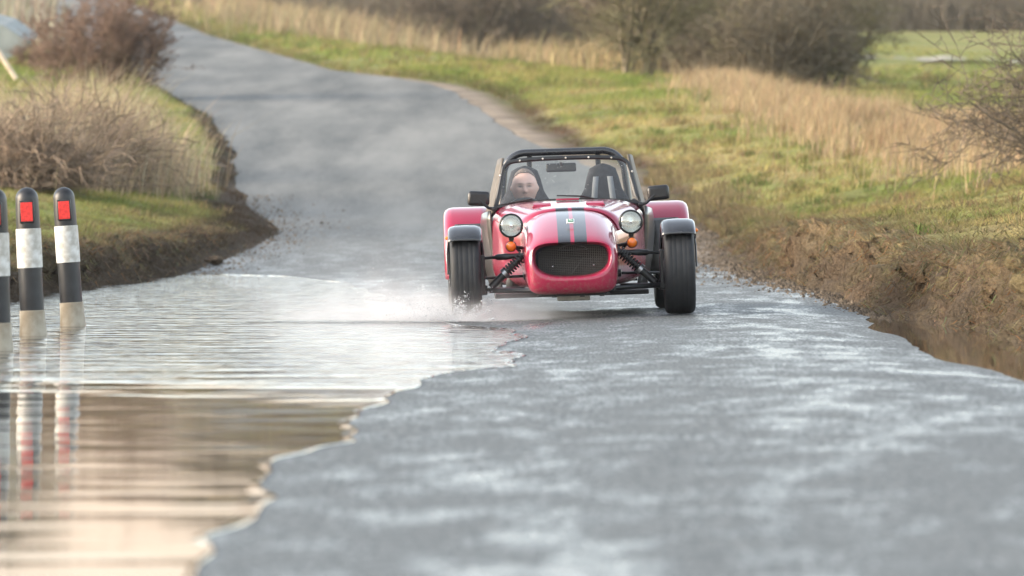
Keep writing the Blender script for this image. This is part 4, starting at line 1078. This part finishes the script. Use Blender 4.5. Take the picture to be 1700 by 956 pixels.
for s in (-1, 1):
    wheel(s * FT, 0, FR, .188, car)
    wheel(s * .665, 2.22, .285, .215, car)
    # cycle wing
    mb = MB(); rows = []
    prof = [(-.101, .270), (-.104, .284), (-.100, .298), (-.088, .309), (-.06, .315), (0, .317), (.06, .315), (.088, .309), (.100, .298), (.104, .284), (.101, .270)]
    for a in np.linspace(rad(47), rad(192), 34):
        e = 1.0
        if a < rad(52): e = 1 - .02 * (rad(52) - a) / rad(5)
        rows.append([(s * FT + x, -math.cos(a) * r * e, FR + math.sin(a) * r * e) for x, r in prof])
    mb.sheet(rows); wg = mb.build('front_wing', M['gloss_black'], car, solid=.004, sharp=60)
    mb = MB(); mb.lathe([(.001, .026), (.009, .023), (.013, .012), (.0135, .0)], 'x' , (0, 0, 0), 14)
    sr = mb.build('side_repeater', M['amber'], wg); sr.location = (s * (FT + .096), -.12, .512); sr.rotation_euler = (0, 0 if s > 0 else math.pi, 0)
    mb = MB()
    for q in (-1, 1):
        mb = MB(); mb.tube([(s * FT + q * .110, .03, FR + .02), (s * FT + q * .110, .10, FR + .15), (s * FT + q * .100, .16, FR + .25)], .006, 6)
        mb.build('wing_stay', M['satin_black'], car)
    # rear wing with stone guard
    def rw(r_off, a0, a1, x0, x1, n=30):
        rows = []
        for a in np.linspace(a0, a1, n):
            rr = .402 + r_off; prof = [(x0, rr), (x0 + .05, rr), ((x0 + x1) / 2, rr), (x1 - .06, rr), (x1 - .032, rr - .005), (x1 - .012, rr - .018), (x1 - .002, rr - .04), (x1, rr - .075), (x1, rr - .10)]
            rows.append([(s * x, 2.22 - math.cos(a) * r, .285 + math.sin(a) * r) for x, r in prof])
        return rows
    mb = MB(); mb.sheet(rw(0, rad(-8), rad(170), .50, .787)); rwg = mb.build('rear_wing', M['paint'], car, solid=.006, sharp=60)
    rows = []
    for a in np.linspace(rad(-6), rad(47), 14):
        top = min(1, (rad(47) - a) / rad(6)); rr = .4065
        rows.append([(s * x, 2.22 - math.cos(a) * r, .285 + math.sin(a) * r) for x, r in [(.50, rr), (.60, rr), (.70 - .0 * top, rr), (.725 + .02 * top - .03, rr), (.735 + .02 * top - .02, rr - .001)]])
    mb = MB(); mb.sheet(rows); mb.build('stone_guard', M['carbon'], rwg, solid=.003)
    # headlight with bracket, indicator beneath
    hx, hy, hz = s * .3685, .06, .575
    hl_ = empty('headlight', (hx, hy, hz)); hl_.parent = car
    mb = MB(); mb.lathe([(.072, -.045), (.074, -.03), (.071, .0), (.058, .04), (.03, .075), (.001, .085)], 'y', n=36); mb.build('bowl', M['gloss_black'], hl_)
    mb = MB(); mb.lathe([(.064, -.050), (.069, -.056), (.075, -.052), (.0765, -.044), (.073, -.034)], 'y', n=36); mb.build('rim', M['satin_black'], hl_)
    mb = MB(); mb.lathe([(.065, -.046), (.055, -.022), (.04, .0), (.02, .016), (.001, .02)], 'y', n=36); mb.lathe([(.001, -.034), (.012, -.030), (.014, -.01), (.012, .02)], 'y', n=16)
    for k in range(11):
        x = -.05 + .01 * k; mb.box((x, -.030 + .012 * (k % 2), -.012), (.004, .012, .05 - abs(x) * .5))
    mb.build('reflector', M['lamp_bowl'], hl_)
    mb = MB(); mb.lathe([(.0655, -.050), (.055, -.059), (.035, -.066), (.015, -.069), (.001, -.0695)], 'y', n=36); mb.build('lens', M['lamp_glass'], hl_)
    mb = MB(); mb.tube([(0, 0, -.07), (0, .0, -.10), (s * -.05, .08, -.16)], .011, 8); mb.box((0, -.002, -.082), (.03, .03, .02)); mb.build('bracket', M['satin_black'], hl_)
    ix, iy, iz = s * .372, .0, .447
    ind = empty('indicator', (ix, iy, iz)); ind.parent = car
    mb = MB(); mb.lathe([(.001, -.040), (.014, -.038), (.024, -.032), (.030, -.020), (.0315, -.004), (.0315, .004)], 'y', n=28); mb.build('lens', M['amber'], ind)
    mb = MB(); mb.lathe([(.0315, -.006), (.0345, -.002), (.034, .02), (.028, .05), (.001, .055)], 'y', n=28); mb.tube([(0, .03, 0), (-s * .06, .06, -.01), (-s * .11, .08, -.02)], .010, 8); mb.build('housing', M['satin_black'], ind)
    # suspension
    mb = MB()
    mb.tube([(s * .24, -.06, .395), (s * .36, -.02, .388), (s * .41, -.01, .386)], [.016, .016, .021], 9); mb.tube([(s * .41, -.01, .386), (s * .46, 0, .384), (s * .475, 0, .384), (s * .555, 0, .379)], [.021, .019, .010, .009], 9)
    mb.tube([(s * .24, .22, .395), (s * .45, .02, .386)], .012, 8)
    mb.build('upper_wishbone', M['satin_black'], car)
    mb = MB(); mb.tube([(s * .20, -.16, .172), (s * .38, -.08, .178), (s * .56, -.01, .182)], [.014, .015, .017], 9); mb.tube([(s * .26, .26, .185), (s * .55, .0, .182)], .013, 8)
    mb.lathe([(.001, -.03), (.028, -.028), (.03, .03), (.001, .032)], 'z', (s * .555, 0, .182), 12); mb.build('lower_wishbone', M['satin_black'], car)
    mb = MB(); mb.tube([(s * .26, .10, .262), (s * .30, .10, .262), (s * .305, .10, .262), (s * .57, .06, .256)], [.026, .024, .009, .0085], 9); mb.build('track_rod', M['satin_black'], car)
    mb = MB(); mb.box((s * .562, .0, .28), (.05, .08, .24)); mb.lathe([(.001, -.03), (.09, -.028), (.09, .0), (.001, .002)], 'x', (s * .585, 0, FR), 28); mb.build('hub_carrier', M['satin_black'], car, bevel=.006)
    top, bot = Vector((s * .285, -.03, .405)), Vector((s * .505, -.03, .200)); ax = (bot - top).normalized()
    cr_ = empty('damper', top); cr_.parent = car
    def loc(p): return Vector(p) - top
    mb = MB(); mb.tube([loc(top), loc(top.lerp(bot, .55))], .017, 10); mb.tube([loc(top.lerp(bot, .55)), loc(bot)], .023, 12); mb.tube([loc(top) - ax * .03, loc(top)], .02, 10); mb.build('tube', M['satin_black'], cr_)
    mb = MB(); u_ = ax.cross(Vector((0, 1, 0))).normalized(); w_ = ax.cross(u_); coil = []
    for i in range(8 * 14 + 1):
        t = i / 14; q = top + ax * (.015 + .155 * t / 8); coil.append(loc(q + (u_ * math.cos(t * 2 * math.pi) + w_ * math.sin(t * 2 * math.pi)) * .031))
    mb.tube(coil, .0052, 6); mb.build('spring', M['satin_black'], cr_)
    q = top + ax * .178; mb = MB(); mb.tube([loc(q - ax * .012), loc(q + ax * .012)], .034, 16); mb.build('collar', M['alloy'], cr_)
    # chassis tubes and bright foil inside the bay
    mb = MB(); mb.tube([(s * .24, -.14, .42), (s * .25, -.14, .16)], .014, 8); mb.tube([(s * .25, -.14, .18), (s * .30, .35, .18)], .014, 8); mb.tube([(s * .24, -.14, .40), (s * .30, .35, .40)], .012, 8); mb.build('chassis_rail', M['satin_black'], car)

# ---------------------------------------------------------------- the driver
def skin_mat():
    m, nd, ln, p = new_mat('person_skin_and_clothes')
    at_ = N(nd, 'ShaderNodeAttribute', attribute_name='Col'); ln.new(at_.outputs['Color'], p.inputs['Base Color'])
    p.inputs['Roughness'].default_value = .55; p.inputs['Subsurface Weight'].default_value = .06; p.inputs['Subsurface Radius'].default_value = (.01, .004, .002)
    return m
M['person'] = skin_mat()
def make_driver():
    hx, hy, hz = -.262, 1.90, .805          # head centre in the car's frame
    root_loc = car.matrix_world if False else None
    nu, nv = 72, 56; P = []; 
    g = lambda x, z, cx, cz, sx, sz: math.exp(-((x - cx) / sx) ** 2 - ((z - cz) / sz) ** 2)
    V, colr = [], []
    skin = np.array([.80, .50, .41])
    rings = []
    for i in range(nv):
        ph = math.pi * (i + .35) / (nv - 1 + .7)       # 0 top .. pi bottom
        ring = []
        for j in range(nu):
            th = 2 * math.pi * j / nu
            x = math.sin(ph) * math.cos(th); y = math.sin(ph) * math.sin(th); z = math.cos(ph)   # face towards -y
            hxw = .081; lowf = max(0, -z)
            px = x * hxw * (1 - .09 * lowf ** 1.8); pz = z * .118; py = y * .098 * (1 - .10 * lowf if y < 0 else 1 - .05 * lowf)
            if y < 0:
                k = min(1, -y * 1.4)
                d = 0
                d += .0050 * g(px, pz, 0, .026, .05, .010)                     # brow
                for s in (-1, 1):
                    d -= .0095 * g(px, pz, s * .030, .008, .016, .010)          # socket
                    d += .0040 * g(px, pz, s * .030, .006, .009, .006)          # eyeball
                    d += .0050 * g(px, pz, s * .042, -.022, .020, .018)         # cheek
                d += .0230 * g(px, pz, 0, -.024, .0105, .013) + .011 * g(px, pz, 0, -.004, .008, .022)
                for s in (-1, 1): d += .008 * g(px, pz, s * .012, -.028, .007, .007)
                d += .0065 * g(px, pz, 0, -.050, .022, .005) + .0065 * g(px, pz, 0, -.061, .020, .005) - .004 * g(px, pz, 0, -.0555, .024, .0022)
                d += .0085 * g(px, pz, 0, -.092, .026, .016)                    # chin
                py -= d * k
            # ears
            for s in (-1, 1):
                e = math.exp(-((y - .10) / .16) ** 2) * math.exp(-((pz + .006) / .022) ** 2)
                if x * s > .8: px += s * .012 * e
            c_ = skin.copy()
            if y < 0:
                lip = max(g(px, pz, 0, -.050, .022, .0045), g(px, pz, 0, -.061, .019, .005)); c_ = c_ * (1 - .55 * lip) + np.array([.48, .17, .15]) * .55 * lip
                for s in (-1, 1):
                    br = g(px, pz, s * .030, .0245, .017, .0045); c_ = c_ * (1 - .85 * br) + np.array([.12, .06, .04]) * .85 * br
                    ey = min(1, 1.6 * g(px, pz, s * .030, .0075, .013, .0052)); c_ = c_ * (1 - .88 * ey) + np.array([.05, .04, .04]) * .88 * ey
                for s in (-1, 1):
                    ck = g(px, pz, s * .040, -.028, .020, .016) * (y < 0); c_ = c_ * (1 - .28 * ck) + np.array([.70, .28, .22]) * .28 * ck
                    ns_ = g(px, pz, s * .008, -.0375, .006, .0035) * (y < 0); c_ = c_ * (1 - .7 * ns_) + np.array([.22, .09, .07]) * .7 * ns_  # nostril shading painted into the skin colour
                    tp_ = g(px, pz, s * .014, .004, .006, .012) * (y < 0); c_ = c_ * (1 - .3 * tp_)
                nose_r = g(px, pz, 0, -.026, .016, .014); c_ = c_ * (1 - .3 * nose_r) + np.array([.62, .25, .2]) * .3 * nose_r
            ring.append((hx + px, hy + py, hz + pz)); colr.append(c_)
        rings.append(ring)
    # the head runs on into neck, shoulders and torso of the seated figure
    jacket = np.array([.030, .032, .042])
    for z, a, b, yo, cc in [(-.118, .052, .058, .02, 'n'), (-.135, .056, .060, .03, 'n'), (-.150, .070, .066, .035, 'j'), (-.165, .115, .080, .04, 'j'), (-.185, .165, .095, .045, 'j'), (-.215, .198, .105, .05, 'j'), (-.27, .205, .115, .055, 'j'),
                         (-.36, .188, .120, .06, 'j'), (-.46, .175, .118, .05, 'j'), (-.52, .178, .13, .03, 'j'), (-.57, .17, .13, .01, 'j'), (-.60, .05, .05, 0, 'j')]:
        ring = []
        for j in range(nu):
            th = 2 * math.pi * j / nu
            ring.append((hx + a * math.cos(th), hy + yo + b * math.sin(th), hz + z)); colr.append(skin if cc == 'n' else jacket)
        rings.append(ring)
    # drop the lowest rings of the head so that it meets the neck
    keep = [r for k, r in enumerate(rings) if not (k < nv and k > nv - 9)]
    cols = np.array(colr).reshape(len(rings), nu, 3)[[k for k in range(len(rings)) if not (k < nv and k > nv - 9)]]
    V = np.array(keep).reshape(-1, 3); nr = len(keep)
    faces = [grid_faces(nr, nu, True)]
    Vs = [V]; Cs = [cols.reshape(-1, 3)]; off = len(V)
    tf = []
    # limbs: sleeves, hands with five fingers on the wheel, legs into the footwell
    def limb(pts, rs, cl, n=14):
        nonlocal off
        m_ = MB(); m_.tube(pts, rs, n); Vs.append(np.array(m_.v)); Cs.append(np.tile(np.array(cl), (len(m_.v), 1)))
        for f in m_.f:
            if len(f) == 4: faces.append(np.array([f]) + off)
            else: tf.append(np.array([f]) + off)
        off += len(m_.v)
    wc = Vector((-.265, 1.52, .60))
    for s in (-1, 1):
        sh = Vector((hx + s * .175, hy + .05, hz - .22)); el = Vector((hx + s * .235, hy - .12, hz - .40)); an = rad(20) if s > 0 else rad(160)
        grip = wc + Vector((.14 * math.cos(an), .045 * math.sin(an), .132 * math.sin(an))); wr = grip + Vector((s * .03, .09, -.03))
        limb([sh, sh.lerp(el, .5), el, el.lerp(wr, .5), wr], [.062, .052, .046, .040, .030], jacket)
        limb([wr, wr.lerp(grip, .45), grip + Vector((s * .012, .02, 0))], [.027, .034, .036], skin)
        for k in range(4):
            b0_ = grip + Vector((s * .016, .012, .030 - .020 * k)); L = [.9, 1, .95, .75][k]
            limb([b0_, b0_ + Vector((s * .012, -.028 * L, 0)), b0_ + Vector((-s * .010, -.048 * L, 0)), b0_ + Vector((-s * .030, -.040 * L, -.002))], [.0095, .009, .0085, .007], skin, 8)
        t0 = grip + Vector((-s * .012, .03, .026)); limb([t0, t0 + Vector((-s * .016, -.012, .018)), t0 + Vector((-s * .022, -.036, .022))], [.011, .010, .008], skin, 8)
        hp = Vector((hx + s * .09, hy - .02, hz - .53)); kn = Vector((hx + s * .11, hy - .46, hz - .46)); ft = Vector((hx + s * .10, hy - .92, hz - .60))
        limb([hp, hp.lerp(kn, .5), kn, kn.lerp(ft, .5), ft], [.085, .075, .060, .052, .040], (.03, .035, .055))
        limb([ft + Vector((0, .05, -.02)), ft + Vector((0, -.06, -.005)), ft + Vector((0, -.14, .05))], [.045, .045, .032], (.03, .03, .03))
    V = np.concatenate(Vs); C_ = np.concatenate(Cs)
    byk = {}
    for f in faces + tf: byk.setdefault(f.shape[1], []).append(f)
    return V, [np.concatenate(v) for v in byk.values()], C_, (hx, hy, hz)
V, F_, c, hc = make_driver()
bpy.context.view_layer.update()
mw = car.matrix_world.copy()
per = empty('person', mw @ Vector((hc[0], hc[1], .33)), car.rotation_euler)
tag(per, 'driver with short hair and dark jacket sitting behind the windscreen of the red car', 'person')
shift = Vector((hc[0], hc[1], .33))
body = np_mesh('driver_body', V - np.array(shift)[None], F_, M['person'], per, smooth=True, col=c)
# short hair with a receding front
mb = MB(); rows = []
for i in range(12):
    ph = rad(2) + rad(92) * i / 11; row = []
    for j in range(48):
        th = 2 * math.pi * j / 48; front = max(0, min(1, (.25 - math.sin(th)) / 1.1)); p_ = ph * (1 - .58 * front ** .7) * (1 + .25 * max(0, math.sin(th)))
        if abs(math.cos(th)) > .9: p_ *= .93
        row.append(((.0828) * math.sin(p_) * math.cos(th), .1015 * math.sin(p_) * math.sin(th), .1215 * math.cos(p_)))
    rows.append(row)
mb.v = []; mb.sheet(rows, wrap=True)
hair = mb.build('hair', simple('brown_hair', (.15, .108, .085), .7, var=.4, scale=90, bump=.002, bscale=200), per, solid=.003, sub=1)
hair.location = Vector(hc) - shift
# ---------------------------------------------------------------- spray thrown up by the wheel in the flood
def spray_mat():
    m, nd, ln, p = new_mat('spray_mist'); nd.remove(p)
    geo = N(nd, 'ShaderNodeTexCoord'); sep = N(nd, 'ShaderNodeSeparateXYZ'); ln.new(geo.outputs['Object'], sep.inputs[0])
    def math_(op, a, b=None, c_=None):
        n_ = N(nd, 'ShaderNodeMath', operation=op)
        for i, q in enumerate((a, b, c_)):
            if q is None: continue
            if isinstance(q, (int, float)): n_.inputs[i].default_value = q
            else: ln.new(q, n_.inputs[i])
        return n_.outputs[0]
    xl = math_('MAXIMUM', math_('MULTIPLY', sep.outputs['X'], -1.0), 0.0)      # distance to the left of the wheel
    xr = math_('MAXIMUM', sep.outputs['X'], 0.0)
    h = math_('ADD', math_('MULTIPLY_ADD', math_('MINIMUM', xl, .55), .12, .042), math_('MULTIPLY', xr, .02))
    ez = math_('EXPONENT', math_('MULTIPLY', math_('DIVIDE', sep.outputs['Z'], h), -1.0))
    fl = math_('EXPONENT', math_('MULTIPLY', xl, -2.5)); frr = math_('EXPONENT', math_('MULTIPLY', math_('MULTIPLY', xr, xr), -7.0))
    mp = N(nd, 'ShaderNodeMapping'); mp.inputs['Scale'].default_value = (5, 5, 11); mp.inputs['Rotation'].default_value = (0, rad(24), 0); ln.new(geo.outputs['Object'], mp.inputs[0])
    nz = N(nd, 'ShaderNodeTexNoise'); nz.inputs['Scale'].default_value = 1.0; nz.inputs['Detail'].default_value = 5; nz.inputs['Roughness'].default_value = .6; ln.new(mp.outputs[0], nz.inputs['Vector'])
    ns_ = math_('POWER', math_('MULTIPLY', nz.outputs['Fac'], 1.75), 2.4)
    # soft end walls
    ey = math_('MULTIPLY', math_('SUBTRACT', 1.0, math_('MINIMUM', math_('POWER', math_('ABSOLUTE', math_('DIVIDE', sep.outputs['Y'], .58)), 2.0), 1.0)), 1.0)
    ex = N(nd, 'ShaderNodeMapRange', interpolation_type='SMOOTHSTEP'); ex.inputs['From Min'].default_value = -1.75; ex.inputs['From Max'].default_value = -.9; ln.new(sep.outputs['X'], ex.inputs[0])
    et = N(nd, 'ShaderNodeMapRange', interpolation_type='SMOOTHSTEP'); et.inputs['From Min'].default_value = .72; et.inputs['From Max'].default_value = .45; ln.new(sep.outputs['Z'], et.inputs[0])
    den = math_('MULTIPLY', math_('MULTIPLY', math_('MULTIPLY', ez, fl), frr), ns_)
    den = math_('MULTIPLY', math_('MULTIPLY', math_('MULTIPLY', den, ey), math_('MULTIPLY', ex.outputs[0], et.outputs[0])), 20.0)
    vol = N(nd, 'ShaderNodeVolumePrincipled'); vol.inputs['Color'].default_value = (.97, .97, .98, 1); vol.inputs['Anisotropy'].default_value = .2
    ln.new(den, vol.inputs['Density']); ln.new(vol.outputs[0], nd['Material Output'].inputs['Volume'])
    return m
sx_, sy_ = CX - FT, CY - .02
mb = MB(); mb.box((-.4, 0, .385), (2.75, 1.16, .76)); sp = mb.build('water_spray', spray_mat(), smooth=False); sp.location = (sx_, sy_, .004)
tag(sp, 'white mist of water thrown left and under the car by its front wheel', 'spray', kind='stuff')
# droplets
r2 = np.random.default_rng(9); nj = 150
ja = np.where(r2.random(nj) < .68, r2.normal(rad(163), rad(13), nj), r2.uniform(rad(8), rad(120), nj))
jl = np.where(ja > rad(130), np.abs(r2.normal(.25, .38, nj)), r2.uniform(.05, .22, nj)); jy = r2.normal(-.10, .16, nj); jd = r2.normal(0, .25, nj); jx = r2.normal(-.02, .06, nj)
pj = r2.integers(0, nj, 11000); nd_ = len(pj); tj = r2.random(nd_) ** .75
rad_ = jl[pj] * tj; spread = .006 + .035 * tj * jl[pj]
P = np.stack([sx_ + jx[pj] + np.cos(ja[pj]) * rad_ + r2.normal(0, 1, nd_) * spread, sy_ + jy[pj] + jd[pj] * rad_ + r2.normal(0, 1, nd_) * spread,
              .004 + np.sin(ja[pj]) * rad_ * .9 - .35 * rad_ ** 2 * (ja[pj] > rad(130)) + np.abs(r2.normal(0, 1, nd_)) * spread], 1)
P = P[P[:, 2] > .007]; nd_ = len(P)
sz = r2.gamma(2.0, .0007, nd_) + .0008 * (1 + .5 * (r2.random(nd_) < .08))
oc = np.array([(1, 0, 0), (-1, 0, 0), (0, 1, 0), (0, -1, 0), (0, 0, 1), (0, 0, -1)], float)
V = (P[:, None, :] + oc[None] * sz[:, None, None]).reshape(-1, 3); b = np.arange(nd_)[:, None] * 6
F_ = np.concatenate([b + np.array([t]) for t in [(0, 2, 4), (2, 1, 4), (1, 3, 4), (3, 0, 4), (2, 0, 5), (1, 2, 5), (3, 1, 5), (0, 3, 5)]])
dm, dn, dl, dp = new_mat('droplet'); dp.inputs['Base Color'].default_value = (.62, .64, .66, 1); dp.inputs['Roughness'].default_value = .25
tag(np_mesh('water_droplets', V, [F_], dm), 'fine water droplets flying off the front wheel', 'droplets', kind='stuff')
